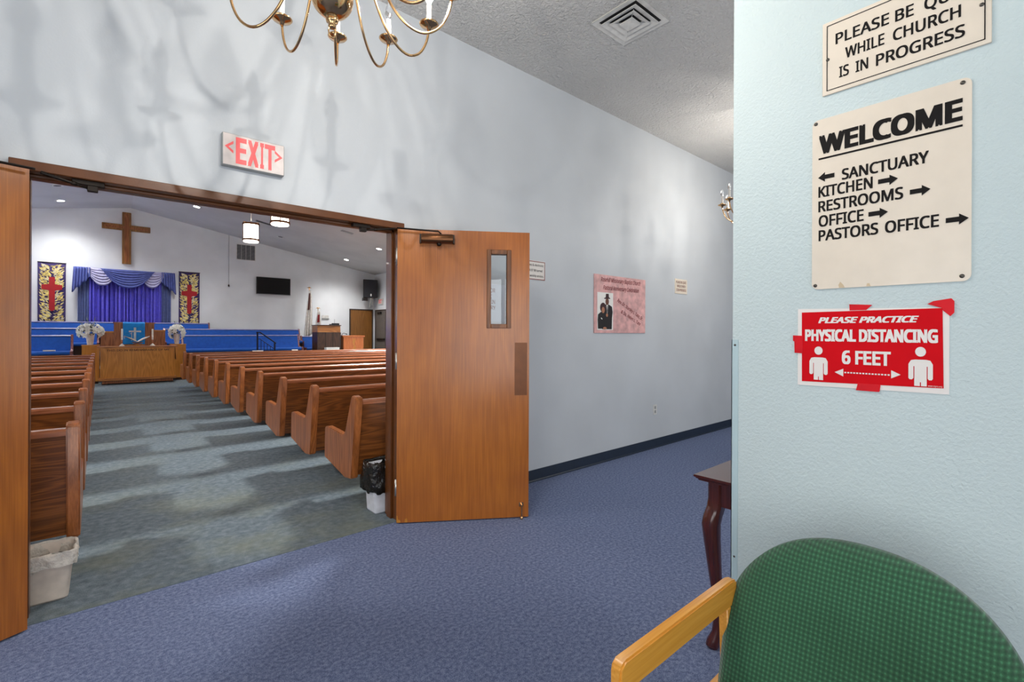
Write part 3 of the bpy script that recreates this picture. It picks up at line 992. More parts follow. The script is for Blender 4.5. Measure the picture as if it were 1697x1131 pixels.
# corner guard
b = B(); b.box(XP - 0.0025, XP, .768, .7915, 0, 1.315); b.box(XP - 0.0025, XP + .022, .789, .7915, 0, 1.315)
t = thing('corner_guard', 'clear plastic guard strip on the edge of the teal partition', 'corner guard', (0, 0, 0))
b.build('strip', 'guard', t)
for z in (1.295, .52):
    B().lathe([(0, 0), (.004, 0), (.003, .0015), (0, .002)], (0, 0, 0), 10).build('screw', 'screw', t, True, loc=(XP - .0025, .779, z), rot=(0, -PI / 2, 0))

# ------------------------------------------------------------------ console table behind the partition
t = thing('console_table', 'glossy mahogany console table on cabriole legs, behind the teal partition', 'table', (1.915, -0.20, 0))
TL, TW, TH = 1.225, .40, .735
b = B()
def frame_poly(e): return [(e, e), (TW - e, e), (TW - e, TL - e), (e, TL - e)]
b.prism(frame_poly(0.0), TH - .010, TH, 'xy'); b.prism(frame_poly(0.006), TH - .016, TH - .010, 'xy'); b.prism(frame_poly(0.014), TH - .024, TH - .016, 'xy')
b.build('tabletop', 'mahogany', t, bevel=0.003, seg=2)
b = B()
b.box(.05, .068, .06, TL - .06, TH - .125, TH - .024); b.box(TW - .068, TW - .05, .06, TL - .06, TH - .125, TH - .024)
b.box(.06, TW - .06, .05, .068, TH - .125, TH - .024); b.box(.06, TW - .06, TL - .068, TL - .05, TH - .125, TH - .024)
b.build('apron', 'mahogany', t)
for sx, x in ((-1, .072), (1, TW - .072)):
    for sy, y in ((-1, .072), (1, TL - .072)):
        pr = [(0, TH - .024, .030), (0, TH - .10, .030), (.004, TH - .135, .031), (.016, TH - .175, .036), (.022, TH - .21, .036), (.018, TH - .28, .032), (.008, TH - .40, .026),
              (-.002, .22, .020), (-.004, .12, .017), (.0, .07, .018), (.010, .035, .026), (.014, .012, .027), (.012, .0, .020)]
        b = B()
        rings = []
        for o_, z, r in pr:
            cx, cy = x + sx * o_ * .8, y + sy * o_ * .8
            sq = z > TH - .15
            ring_ = []
            for k in range(16):
                a = 2 * PI * k / 16 + PI / 16
                c_, s_ = math.cos(a), math.sin(a)
                e = 1.0 / max(abs(c_), abs(s_)) if sq else (1.0 / max(abs(c_), abs(s_))) ** .35
                ring_.append(b.bm.verts.new((cx + r * e * c_, cy + r * e * s_, z)))
            rings.append(ring_)
        for r0, r1 in zip(rings, rings[1:]):
            for k in range(16):
                b.bm.faces.new((r0[k], r0[(k + 1) % 16], r1[(k + 1) % 16], r1[k]))
        b.bm.faces.new(rings[0]); b.bm.faces.new(rings[-1])
        b.build('leg', 'mahogany', t, 'auto')

# ------------------------------------------------------------------ green armchair against the partition
t = thing('armchair', 'green patterned armchair with honey oak arms, below the signs on the partition', 'chair', (0, 0, 0))
CY = .305                                   # centre line of the chair
def outl(a):
    """outline of the back, 0..1 round it: from the lower left corner over the round top to the lower right corner, then along the bottom"""
    if a < .12: return (-.282 - .012 * a / .12, .40 + .16 * a / .12)
    if a < .88:
        q = PI * (a - .12) / .76
        c_, s_ = math.cos(q), math.sin(q)
        return (-.294 * math.copysign(abs(c_) ** .86, c_), .56 + .250 * s_ ** .92)
    return (.294 - .012 * (a - .88) / .12, .56 - .16 * (a - .88) / .12)
NA, NR = 96, 14
ring = [outl(i / NA) for i in range(NA + 1)] + [(.282 - .564 * k / 24, .40) for k in range(1, 24)]
CZ = .56
def lean(s, z): return 1.27 + (z - .43) * .425 - .33 * s * s
b = B()
rows = []
for k in range(NR + 1):
    f = 1 - (1 - k / NR) ** 1.0
    th = .044 * (1 - f ** 5) ** .5 + .004
    rows.append([b.bm.verts.new((lean(s * f, CZ + (z - CZ) * f) - th, CY + s * f, CZ + (z - CZ) * f)) for s, z in ring] if k else None)
ctr = b.bm.verts.new((lean(0, CZ) - .048, CY, CZ))
n = len(ring)
for i in range(n):
    b.bm.faces.new((ctr, rows[1][i], rows[1][(i + 1) % n]))
    for k in range(1, NR):
        b.bm.faces.new((rows[k][i], rows[k + 1][i], rows[k + 1][(i + 1) % n], rows[k][(i + 1) % n]))
rim = [b.bm.verts.new((lean(s, z) + .018, CY + s, z)) for s, z in ring]
rim2 = [b.bm.verts.new((lean(s * .96, CZ + (z - CZ) * .96) + .030, CY + s * .96, CZ + (z - CZ) * .96)) for s, z in ring]
for i in range(n):
    b.bm.faces.new((rows[NR][i], rim[i], rim[(i + 1) % n], rows[NR][(i + 1) % n]))
    b.bm.faces.new((rim[i], rim2[i], rim2[(i + 1) % n], rim[(i + 1) % n]))
b.bm.faces.new(rim2)
b.build('backrest', 'fabric', t, True)
b = B(); b.box(.80, 1.30, CY - .262, CY + .262, .375, .455); b.build('seat', 'fabric', t, bevel=0.03, seg=4)
for s, y in ((1, .5925), (-1, CY * 2 - .5925)):
    b = B(); b.prism([(1.325, .598), (1.325, .660), (1.30, .666), (.815, .666), (.800, .655), (.797, .640), (.797, .598)], y - .0135, y + .0135, 'xz')
    ar = b.build('arm', 'chair_wood', t, bevel=0.004, seg=2)
    b = B(); b.hexa([(1.31, y - .0125, 0), (1.36, y - .0125, 0), (1.36, y + .0125, 0), (1.31, y + .0125, 0), (1.27, y - .0125, .598), (1.32, y - .0125, .598), (1.32, y + .0125, .598), (1.27, y + .0125, .598)])
    b.build('leg', 'chair_wood', t, bevel=0.003, seg=1)
    b = B(); b.box(.797, .847, y - .0125, y + .0125, 0, .598)
    b.build('leg', 'chair_wood', t, bevel=0.003, seg=1)
    b = B(); b.box(.847, 1.30, y - .011, y + .011, .36, .42); b.build('side_rail', 'chair_wood', t, bevel=0.003, seg=1)

# ------------------------------------------------------------------ setting: sanctuary
struct(B().box(-7.5, 8.9, YN, 19.1, 0, 3.6).prism([(-7.5, 3.6), (8.9, 3.6), (8.9, EAVE_Z), (RIDGE_X, RIDGE_Z), (-7.5, EAVE_Z)], YN, 19.1, 'xz').build('wall_sanctuary_north', 'wall_white'))
struct(B().box(EAVE_E, 8.9, 3.22, YN, 0, EAVE_Z + .02).build('wall_sanctuary_east', 'wall_white'))
struct(B().box(-7.5, EAVE_W, 3.22, YN, 0, EAVE_Z + .02).build('wall_sanctuary_west', 'wall_white'))
SLOPE = (RIDGE_Z - EAVE_Z) / (EAVE_E - RIDGE_X)
def ceil_z(x): return RIDGE_Z - SLOPE * abs(x - RIDGE_X)
b = B()
b.prism([(8.95, ceil_z(8.95)), (RIDGE_X, RIDGE_Z), (-7.6, ceil_z(-7.6)), (-7.6, ceil_z(-7.6) + .1), (RIDGE_X, RIDGE_Z + .1), (8.95, ceil_z(8.95) + .1)], 3.15, 19.1, 'xz')
struct(b.build('ceiling_sanctuary', 'ceiling_grey'))
TIER = ((16.06, .35), (17.30, .54), (18.14, .73))
b = B()
b.box(-7.3, 6.9, 16.06, 17.30, 0, .35); b.box(-7.3, 6.3, 17.30, 18.14, 0, .54); b.box(-7.3, 3.0, 18.14, YN, 0, .73); b.box(6.3, 7.3, 16.06, 18.9, 0, .35)
struct(b.build('floor_platform', 'carpet_grey'))
b = B(); b.box(3.2, 4.3, 15.60, 16.06, 0, .175); struct(b.build('floor_step', 'carpet_grey'))

# far door and side door
t = bpy.data.objects.new('door_3', None); COL.objects.link(t); struct(t); t.location = (8.18, YN, 0)
B().box(-.455, .455, -.03, 0, .01, 2.20).build('panel', 'brown_door', t)
b = B(); b.box(-.50, -.455, -.04, 0, 0, 2.25); b.box(.455, .50, -.04, 0, 0, 2.25); b.box(-.455, .455, -.04, 0, 2.20, 2.25); b.build('frame', 'dark_trim', t)
B().lathe([(0, 0), (.03, 0), (.03, .03), (.018, .05), (0, .055)], (0, 0, 0), 12).build('knob', 'steel', t, True, loc=(-.39, -.03, 1.02), rot=(PI / 2, 0, 0))
t = bpy.data.objects.new('door_4', None); COL.objects.link(t); struct(t); t.location = (EAVE_E, 18.37, 0)
B().box(-.025, 0, -.45, .45, .01, 2.18).build('panel', 'grey_door', t)
b = B(); b.box(-.04, 0, -.50, -.45, 0, 2.23); b.box(-.04, 0, .45, .50, 0, 2.23); b.box(-.04, 0, -.45, .45, 2.18, 2.23); b.build('frame', 'dark_trim', t)
B().box(-.075, -.025, -.40, .30, .97, 1.04).build('push_bar', 'black', t, bevel=.006)
B().box(-.085, -.025, -.10, .22, 2.06, 2.13).build('closer', 'black', t, bevel=.006)

# ------------------------------------------------------------------ pews
PL = 6.05
def make_pew():
    t = thing('church_pew', 'oak church pew', 'pew', (0, 0, 0), 0, 'oak pews facing the altar')
    prof = [(.0, .822), (.012, .846), (.075, .856), (.092, .842), (.205, .575), (.232, .540), (.262, .532), (.60, .545), (.632, .540), (.642, .522), (.650, .300), (.640, .280), (.245, .212), (.225, .206), (.095, .222), (.085, .23)]
    for x in (0, PL - .055):
        B().prism(prof, x, x + .055, 'yz').build('end_panel', 'pew_end', t, bevel=0.008, seg=2)
    b = B(); b.hexa([(.055, .095, .245), (PL - .055, .095, .245), (PL - .055, .117, .245), (.055, .117, .245), (.055, .018, .795), (PL - .055, .018, .795), (PL - .055, .040, .795), (.055, .040, .795)])
    b.build('backrest', 'pew_back', t)
    B().prism([(.003, .790), (.002, .812), (.012, .824), (.050, .826), (.064, .814), (.062, .790)], .055, PL - .055, 'yz').build('top_rail', 'pew_rail', t, 'auto')
    B().prism([(.10, .415), (.10, .44), (.58, .465), (.61, .455), (.61, .43), (.58, .425)], .055, PL - .055, 'yz').build('seat', 'pew_back', t)
    for x in (.42, PL / 2, PL - .46):
        B().prism([(.14, 0), (.48, 0), (.44, .04), (.42, .43), (.13, .42), (.12, .04)], x, x + .045, 'yz').build('support', 'pew_dark', t)
    return t
ORD = ['first', 'second', 'third', 'fourth', 'fifth', 'sixth', 'seventh', 'eighth', 'ninth', 'tenth', 'eleventh']
proto = None
for side in ('east', 'west'):
    for k in range(11):
        x = 1.43 if side == 'east' else -.078 - PL
        y = 3.375 + .9605 * k + (0.03 if k == 0 and side == 'east' else 0)
        where = 'on the black-lined bin side of the aisle' if side == 'east' else 'on the beige bin side of the aisle'
        extra = ', nearest row to the double doors' if k == 0 else (', front row before the communion table' if k == 10 else ', %s row from the double doors' % ORD[k])
        lab = 'oak pew ' + where + extra
        if proto is None:
            proto = make_pew(); proto['label'] = lab; proto.location = (x, y, 0)
        else:
            dup(proto, lab, (x, y, 0))

# ------------------------------------------------------------------ bins
def make_bin(name, label, x0, x1, y0, y1, h, mat, liner, over, spill):
    cx, cy = (x0 + x1) / 2, (y0 + y1) / 2
    hx, hy = (x1 - x0) / 2, (y1 - y0) / 2
    t = thing(name, label, 'bin', (cx, cy, 0))
    def ringpts(f, z, wob=0.0, seed=0, n=64):
        rnd = random.Random(seed)
        ph = [rnd.uniform(0, 6.28) for _ in range(5)]
        out = []
        for k in range(n):
            a = 2 * PI * k / n + PI / n
            c_, s_ = math.cos(a), math.sin(a)
            e = (abs(c_) ** 12 + abs(s_) ** 12) ** (-1 / 12)
            q = 1 + wob * (math.sin(7 * a + ph[0]) * .5 + math.sin(13 * a + ph[1]) * .35 + math.sin(19 * a + ph[2]) * .3)
            zz = z + wob * .10 * (math.sin(5 * a + ph[3]) + .7 * math.sin(11 * a + ph[4]))
            out.append((hx * f * e * c_ * q, hy * f * e * s_ * q, zz))
        return out
    def skin(b, rings, capb=False):
        rs = [[b.bm.verts.new(p) for p in r] for r in rings]
        for r0, r1 in zip(rs, rs[1:]):
            n = len(r0)
            for k in range(n):
                b.bm.faces.new((r0[k], r0[(k + 1) % n], r1[(k + 1) % n], r1[k]))
        if capb:
            b.bm.faces.new(rs[0])
    b = B()
    skin(b, [ringpts(.80, .004), ringpts(.84, .0), ringpts(.86, .01), ringpts(.97, h - .02), ringpts(1.0, h - .015), ringpts(1.0, h), ringpts(.95, h), ringpts(.83, .02)], True)
    b.build('bucket', mat, t, True)
    b = B()
    rings = [ringpts(.80, h * .35, .03, 1), ringpts(.93, h - .03, .03, 2), ringpts(.97, h + .006, .03, 3)]
    for i, (f, z, wv) in enumerate(over):
        rings.append(ringpts(f, z, wv, 4 + i))
    skin(b, rings)
    b.build('liner', liner, t, True)
    return t
make_bin('waste_bin', 'beige waste bin with a pale crumpled liner, below the end of a pew', -.42, -.092, 3.232, 3.44, .232, 'bin_beige', 'liner_white',
         [(1.01, .240, .03), (1.04, .228, .05), (1.04, .195, .06), (1.025, .165, .08)], 0)
make_bin('waste_bin', 'white waste bin with a black liner hanging over it, beside the door frame', 1.50, 1.80, 3.255, 3.440, .345, 'bin_white', 'liner_black',
         [(1.00, .372, .02), (1.04, .366, .04), (1.05, .335, .07), (1.07, .315, .05), (1.05, .305, .06), (1.09, .25, .08), (1.12, .20, .10), (1.09, .165, .12), (.98, .155, .10)], 1)

# ------------------------------------------------------------------ communion table and what stands on it
TX, TY = .74, 15.15
t = thing('communion_table', 'long golden oak communion table with carved lettering before the pulpit', 'table', (TX, TY, 0))
B().box(-.80, .80, 0, .50, .895, .935).build('tabletop', 'oak_x', t, bevel=.008)
b = B(); b.box(-.74, .74, .04, .46, .14, .895); b.build('front_panel', 'oak', t)
b = B()
for s in (-1, 1):
    b.hexa([(s * .80, 0, .58), (s * .765, 0, .58), (s * .765, .5, .58), (s * .80, .5, .58), (s * .80, 0, .895), (s * .745, 0, .895), (s * .745, .5, .895), (s * .80, .5, .895)])
b.build('side_panel', 'oak', t)
b = B(); b.box(-.78, .78, -.03, .50, .095, .15); b.build('base_moulding', 'oak_x', t, bevel=.01)
b = B(); b.box(-.70, .70, .02, .46, .03, .095); b.build('plinth', 'pulpit_wood', t)
for x in (-.66, .66):
    for y in (.06, .42):
        B().box(x - .05, x + .05, y - .03, y + .03, 0, .03).build('foot', 'pew_dark', t)
text([('THIS DO IN REMEMBRANCE OF ME', -.62, .815, 1.24, .045, .012)], 'lettering', 'pew_dark', t, (0, .04, 0), UX, VZ)
TT = .935
cand = None
for x, lab in ((.415, 'white candle on a copper stick, at the large flower arrangement end of the communion table'), (1.025, 'white candle on a copper stick, at the smaller flower arrangement end of the communion table')):
    if cand is None:
        cand = c = thing('altar_candle', lab, 'candle', (x, TY + .25, TT), 0, 'candles on the communion table')
        B().lathe([(0, 0), (.062, 0), (.055, .012), (.020, .05), (.010, .065), (0, .07)], (0, 0, 0.0002), 20).build('base', 'wax', c, True)
        B().lathe([(0, .06), (.011, .06), (.009, .11), (.016, .13), (.009, .15), (.018, .165), (0, .165)], (0, 0, 0), 16).build('stick', 'copper', c, True)
        B().lathe([(0, .16), (.019, .16), (.019, .43), (.012, .435), (0, .435)], (0, 0, 0), 16).build('candle', 'wax', c, 'auto')
        B().tube([(0, 0, .433), (.002, 0, .448)], .0018, 6).build('wick', 'black', c)
    else:
        dup(cand, lab, (x, TY + .25, TT))
t = thing('book_stand', 'small crossed wooden book stand in the middle of the communion table', 'book stand', (.72, TY + .25, TT))
B().prism([(-.075, 0), (.075, 0), (.02, .055), (-.02, .055)], -.07, .07, 'xz').build('base', 'oak_yellow', t, bevel=.004)
b = B()
for s in (-1, 1):
    b.hexa([(s * -.10, -.09, .045), (s * -.07, -.09, .045), (s * -.07, .09, .055), (s * -.10, .09, .055), (s * .08, -.09, .095), (s * .11, -.09, .085), (s * .11, .09, .095), (s * .08, .09, .105)])
b.build('cross_brace', 'pulpit_wood', t)
t = thing('open_book', 'large open white-paged book resting on the crossed stand', 'book', (.72, TY + .25, TT + .088))
for s in (-1, 1):
    b = B()
    b.grid(lambda u, v: (s * (.004 + .235 * u), -.13 + .26 * v, .032 + .145 * u * (1 - .12 * u) + .018 * math.sin(PI * min(1, u * 1.15))), 10, 2)
    b.grid(lambda u, v: (s * (.004 + .240 * u), -.13 + .26 * v, .010 + .145 * u), 10, 2)
    for y in (-.13, .13):
        b.grid(lambda u, v: (s * (.004 + (.235 + .005 * (1 - v)) * u), y, (1 - v) * (.010 + .145 * u) + v * (.032 + .145 * u * (1 - .12 * u) + .018 * math.sin(PI * min(1, u * 1.15)))), 10, 1)
    b.grid(lambda u, v: (s * .241, -.13 + .26 * u, .155 + .006 * v), 1, 1)
    b.build('pages', 'paper', t)
b = B()
for s in (-1, 1):
    b.hexa([(0, -.14, .0), (s * .25, -.14, .148), (s * .25, .14, .148), (0, .14, .0), (0, -.14, .008), (s * .25, -.14, .156), (s * .25, .14, .156), (0, .14, .008)])
b.build('cover', 'pew_dark', t)

# flower stands, vases of white flowers
stand = thing('flower_stand', 'yellow oak block stand carrying the large white flower arrangement', 'stand', (-.175, 15.84, 0), 0, 'flower stands flanking the communion table')
B().box(-.165, .165, -.17, .17, .06, .945).build('body', 'oak_yellow', stand, bevel=.006)
B().box(-.145, .145, -.15, .15, 0, .06).build('plinth', 'pew_dark', stand)
B().box(-.175, .175, -.18, .18, .945, .965).build('cap', 'oak_yellow', stand, bevel=.004)
dup(stand, 'yellow oak block stand carrying the smaller white flower arrangement', (1.61, 15.84, 0))
def bouquet(label, x, y, z, seed, wx, zlo, zhi, stalks, vase_r):
    rnd = random.Random(seed)
    t = thing('flower_vase', label, 'vase of flowers', (x, y, z), 0, 'white flower arrangements on the stands')
    B().lathe([(0, 0), (vase_r * .62, 0), (vase_r * .66, .01), (vase_r, .27), (vase_r * 1.02, .28), (vase_r * .9, .28), (vase_r * .6, .03), (0, .03)], (0, 0, .0003), 24).build('vase', 'vase', t, 'auto')
    cz = (zlo + zhi) / 2
    rz = (zhi - zlo) / 2
    lf = B()
    n = 0
    for i in range(64):
        a = rnd.uniform(0, 2 * PI); e = rnd.uniform(-.75, 1)
        k = (1 - e * e) ** .5
        p = Vector((wx * .86 * k * math.cos(a), .20 * k * math.sin(a), cz + rz * .85 * e))
        if abs(p.x) < .10 and p.z < .30: continue
        d = Vector((p.x, p.y * 1.5, (p.z - cz) * 1.0 + .02)).normalized()
        q = d.cross(Vector((0, 0, 1))).normalized(); r_ = q.cross(d)
        f = B()
        s = rnd.uniform(.055, .080)
        petals = 6
        for k2 in range(petals):
            an = 2 * PI * k2 / petals + rnd.uniform(-.2, .2)
            u = q * math.cos(an) + r_ * math.sin(an)
            w_ = d.cross(u)
            pts = [p, p + u * s * .5 + w_ * s * .34 + d * .012, p + u * s * 1.05 + d * rnd.uniform(-.02, .02), p + u * s * .5 - w_ * s * .34 + d * .012]
            vv_ = [f.bm.verts.new(x_) for x_ in pts]
            f.bm.faces.new(vv_)
        f.build('blossom', 'petal', t, solid=.002)
        for _ in range(1):
            u = (q * rnd.uniform(-1, 1) + r_ * rnd.uniform(-1, 1)).normalized()
            o_ = p - d * .03
            w_ = d.cross(u)
            lf.bm.faces.new([lf.bm.verts.new(x_) for x_ in (o_, o_ + u * .05 + w_ * .018, o_ + u * .105, o_ + u * .05 - w_ * .018)])
    for i in range(16):
        a = rnd.uniform(0, 2 * PI)
        lf.tube([(0, 0, .2), (.05 * math.cos(a), .05 * math.sin(a), .30), (wx * .6 * math.cos(a), .12 * math.sin(a), cz + rnd.uniform(-.02, .08))], .003, 5)
    lf.build('foliage', 'leaf_green', t, solid=.0015)
    g = B()
    for sx_, h_ in stalks:
        for j in range(10):
            zz = zhi - .06 + (h_ - zhi + .06) * j / 9
            xx = sx_ * (.6 + .4 * j / 9)
            a = j * 2.4
            u = Vector((math.cos(a), math.sin(a) * .6, .5)).normalized()
            w_ = u.cross(Vector((0, 0, 1))).normalized()
            o_ = Vector((xx, 0, zz))
            g.bm.faces.new([g.bm.verts.new(x_) for x_ in (o_, o_ + u * .022 + w_ * .012, o_ + u * .045, o_ + u * .022 - w_ * .012)])
        g.tube([(sx_ * .4, 0, zhi - .10), (sx_ * .6, 0, zhi - .06), (sx_, 0, h_)], .003, 5)
    g.build('stalks', 'leaf_grey', t, solid=.0015)
bouquet('large white flower arrangement with grey stalks, in the vase nearer the beige bin', -.188, 15.84, .965, 3, .30, .13, .55, ((-.22, .60), (-.06, .68), (.10, .69)), .088)
bouquet('smaller white flower arrangement in the vase nearer the television', 1.585, 15.84, .965, 8, .205, .08, .56, ((-.05, .62), (.08, .56)), .08)

# ------------------------------------------------------------------ pulpit and its cloth
t = thing('pulpit', 'wooden pulpit with side wings behind the communion table', 'pulpit', (.71, 16.55, .35))
b = B(); b.box(-.43, -.225, 0, .50, 0, 1.175); b.box(.225, .43, 0, .50, 0, 1.175); b.build('pillar', 'pulpit_wood', t, bevel=.008)
B().box(-.225, .225, .03, .50, 0, 1.15).build('front_panel', 'oak', t)
B().box(-.45, .45, -.02, .52, 1.175, 1.20).build('top', 'pulpit_wood', t, bevel=.006)
for x0, x1, h in ((-.70, -.43, .92), (.43, .68, .96)):
    w_ = B().box(x0, x1, .06, .44, 0, h).build('wing_panel', 'pulpit_wood', t)
    B().box(x0 - .01 if x0 < 0 else x0, x1 if x0 < 0 else x1 + .01, .04, .46, h, h + .035).build('wing_cap', 'oak_yellow', w_, bevel=.005)
t = thing('pulpit_cloth', 'bright blue cloth with a silver cross hanging over the pulpit front', 'cloth', (.695, 16.52, .35))
def clothp(u, v):
    if v < .12:
        return (-.235 + .47 * u, .32 * (1 - v / .12) - .005, 1.207 + .002 * math.sin(9 * u))
    q = (v - .12) / .88
    return (-.235 + .47 * u, -.012 - .008 * math.sin(14 * u) * q, 1.203 - .60 * q)
B().grid(clothp, 24, 20).build('fabric', 'blue_cloth', t, True, solid=.004)
O = (0, -.024, 0)
flat([rect(-.005, .045, .68, 1.06), rect(-.11, -.005, .935, .975), rect(.045, .13, .935, .975)], 'cross_mark', 'silver', t, O, UX, VZ, 0, .003)
flat([oval(.135, .953, .022, .026), rect(-.055, -.040, .70, .93), rect(-.085, -.055, .885, .90), rect(-.205, -.195, .745, .84), rect(-.222, -.178, .80, .81)], 'embroidery', 'silver', t, O, UX, VZ, 0.0031, .005)

# ------------------------------------------------------------------ choir pews
def choir_pew(label, x0, x1, y, z, ends=(True, True)):
    L = x1 - x0
    t = thing('choir_pew', label, 'pew', (x0, y, z), 0, 'blue upholstered choir pews on the platform')
    prof = [(.0, 0), (.0, .40), (-.01, .44), (.36, .47), (.40, .50), (.50, .84), (.53, .87), (.58, .86), (.585, .84), (.52, .45), (.52, 0)]
    for f, x in zip(ends, (0, L - .05)):
        if f:
            B().prism(prof, x, x + .05, 'yz').build('end_panel', 'rose_wood', t, bevel=.006)
    a, c = (.05 if ends[0] else 0), (L - .05 if ends[1] else L)
    B().prism([(.02, .36), (.0, .40), (.015, .44), (.05, .455), (.42, .43), (.42, .36)], a, c, 'yz').build('seat_cushion', 'blue_uph', t, 'auto')
    B().prism([(.40, .40), (.38, .44), (.465, .80), (.50, .82), (.55, .82), (.47, .40)], a, c, 'yz').build('back_cushion', 'blue_uph', t, 'auto')
    B().prism([(.465, .82), (.465, .838), (.48, .85), (.555, .85), (.565, .838), (.565, .82)], a, c, 'yz').build('top_rail', 'lav_highlight', t)
    B().box(a, c, .06, .40, 0, .36).build('base', 'pew_dark', t)
    return t
choir_pew('blue choir pew with folded paper on its seat, in the front platform row', -7.2, -.53, 16.42, .35)
choir_pew('long blue choir pew in the front platform row, behind the black handrail', 1.80, 5.09, 16.42, .35)
choir_pew('blue choir pew directly behind the one with folded paper on its seat', -7.2, -.02, 17.40, .54)
choir_pew('long blue choir pew directly behind the one at the black handrail', 1.45, 5.42, 17.40, .54)
choir_pew('blue choir pew in the topmost row, under the curtain and both banners', -7.2, 2.78, 18.20, .73)
choir_pew('short blue pew with a wooden end, beside the flags', 5.44, 6.20, 17.34, .30)
t = thing('paper_sheet', 'white folded paper lying on the front blue choir pew behind the far oak pews', 'paper', (-.96, 16.52, .35 + .462))
B().hexa([(-.11, -.07, -.006), (.11, -.07, -.006), (.11, .10, -.018), (-.11, .10, -.018), (-.11, -.07, .022), (.11, -.07, .022), (.11, .10, .012), (-.11, .10, .012)]).build('sheet', 'paper', t)
t = thing('cloth_bundle', 'small crumpled white bundle on the short blue pew beside the flags', 'bundle', (5.93, 17.50, .765))
b = B()
def bund(u, v):
    a, e = 2 * PI * u, PI * (v - .5)
    r = 1 + .22 * math.sin(3 * a + 2) * math.cos(e) + .15 * math.sin(5 * e + a)
    return (.11 * r * math.cos(e) * math.cos(a), .08 * r * math.cos(e) * math.sin(a), .085 + .095 * math.sin(e) * r * (1 if v > .5 else .85))
b.grid(bund, 20, 14).build('bundle', 'paper', t, True)

# ------------------------------------------------------------------ console, lectern, rail, papers
t = thing('organ_console', 'dark wooden organ console with a lighter top band, on the platform near the flags', 'organ', (5.93, 16.40, .35))
B().box(-.39, .39, 0, .55, 0, .945).build('body', 'walnut', t, bevel=.006)
b = B(); b.hexa([(-.39, .0, .945), (.39, .0, .945), (.39, .55, .945), (-.39, .55, .945), (-.39, .03, 1.17), (.39, .03, 1.17), (.39, .55, 1.17), (-.39, .55, 1.17)]); b.build('music_desk', 'oak_x', t)
B().box(-.41, .41, -.02, .57, 1.17, 1.195).build('lid', 'walnut', t, bevel=.004)
b = B(); b.box(-.40, -.385, -.012, .0, 0, .94); b.box(.385, .40, -.012, .0, 0, .94); b.box(-.13, -.12, -.012, 0, .05, .94); b.box(.12, .13, -.012, 0, .05, .94); b.build('trim_strip', 'dark_trim', t)
t = thing('console_device', 'flat black device with an antenna on top of the organ console', 'device', (6.20, 16.60, 1.545))
B().box(-.16, .11, -.12, .12, 0, .035).build('case', 'black', t, bevel=.004)
B().box(-.09, .12, -.08, .08, .035, .065).build('upper_case', 'black', t, bevel=.004)
B().tube([(.0, .05, .06), (.0, .05, .21)], .004, 6).build('antenna', 'black', t)
t = thing('lectern', 'small orange wooden lectern beside the dark organ console', 'lectern', (6.765, 16.33, .35))
B().box(-.36, .36, 0, .45, 0, .78).build('body', 'orange_wood', t, bevel=.005)
B().box(-.40, .40, -.03, .48, .78, .835).build('top', 'orange_wood', t, bevel=.008)
flat([[(-.02, .15), (.06, .15), (.08, .42), (.03, .52), (.07, .68), (-.01, .74), (-.05, .60), (.0, .48)]], 'carved_mark', 'oak', t, (0, 0, 0), UX, VZ, 0, .003)
t = thing('microphone_boom', 'thin black microphone arm rising from the organ console towards the lectern', 'microphone', (6.328, 16.36, 1.10))
B().tube([(0, .03, 0), (.03, -.03, .14), (.06, -.08, .17), (.14, -.10, .14)], .008, 8).build('boom', 'black', t)
B().tube([(.13, -.10, .143), (.17, -.10, .125)], .016, 8).build('head', 'black', t)
t = thing('storage_box', 'low white box on the platform in front of the dark organ console', 'box', (5.95, 16.20, .35))
B().box(-.22, .22, -.10, .10, 0, .40).build('carton', 'paper', t, bevel=.006)
B().box(-.225, .225, -.105, .105, .40, .43).build('lid', 'paper', t, bevel=.006)
t = thing('handrail', 'short black iron handrail with balusters at the platform steps', 'handrail', (3.55, 15.70, 0))
b = B(); b.box(-.02, .02, -.02, .02, .175, 1.285); b.build('post', 'iron', t)
b = B(); b.box(.455, .495, -.02, .02, .175, .97); b.build('post', 'iron', t)
B().tube([(-.03, 0, 1.29), (.07, 0, 1.29), (.475, 0, .985), (.515, 0, .955)], .018, 8).build('top_rail', 'iron', t)
B().tube([(.0, 0, 1.09), (.07, 0, 1.09), (.475, 0, .78)], .010, 6).build('mid_rail', 'iron', t)
for i in range(4):
    x = .10 + i * .085
    B().box(x - .007, x + .007, -.007, .007, .175, 1.08 - (x - .07) * .765).build('baluster', 'iron', t)
for i, (x, y, z, lab) in enumerate(((2.95, 13.0, .827, 'white folded bulletin on the front oak pew top, before the long blue pew'), (3.82, 13.0, .827, 'small white card on the front oak pew top, below the handrail'))):
    t = thing('bulletin', lab, 'paper', (x, y, z))
    B().hexa([(-.12, -.01, 0), (.12, -.01, 0), (.12, .03, 0), (-.12, .03, 0), (-.12, -.005, .022), (.12, -.005, .022), (.12, .02, .022), (-.12, .02, .022)] if i == 0 else
             [(-.07, -.01, 0), (.07, -.01, 0), (.07, .03, 0), (-.07, .03, 0), (-.07, -.005, .03), (.07, -.005, .03), (.07, .02, .03), (-.07, .02, .03)]).build('sheet', 'paper', t)

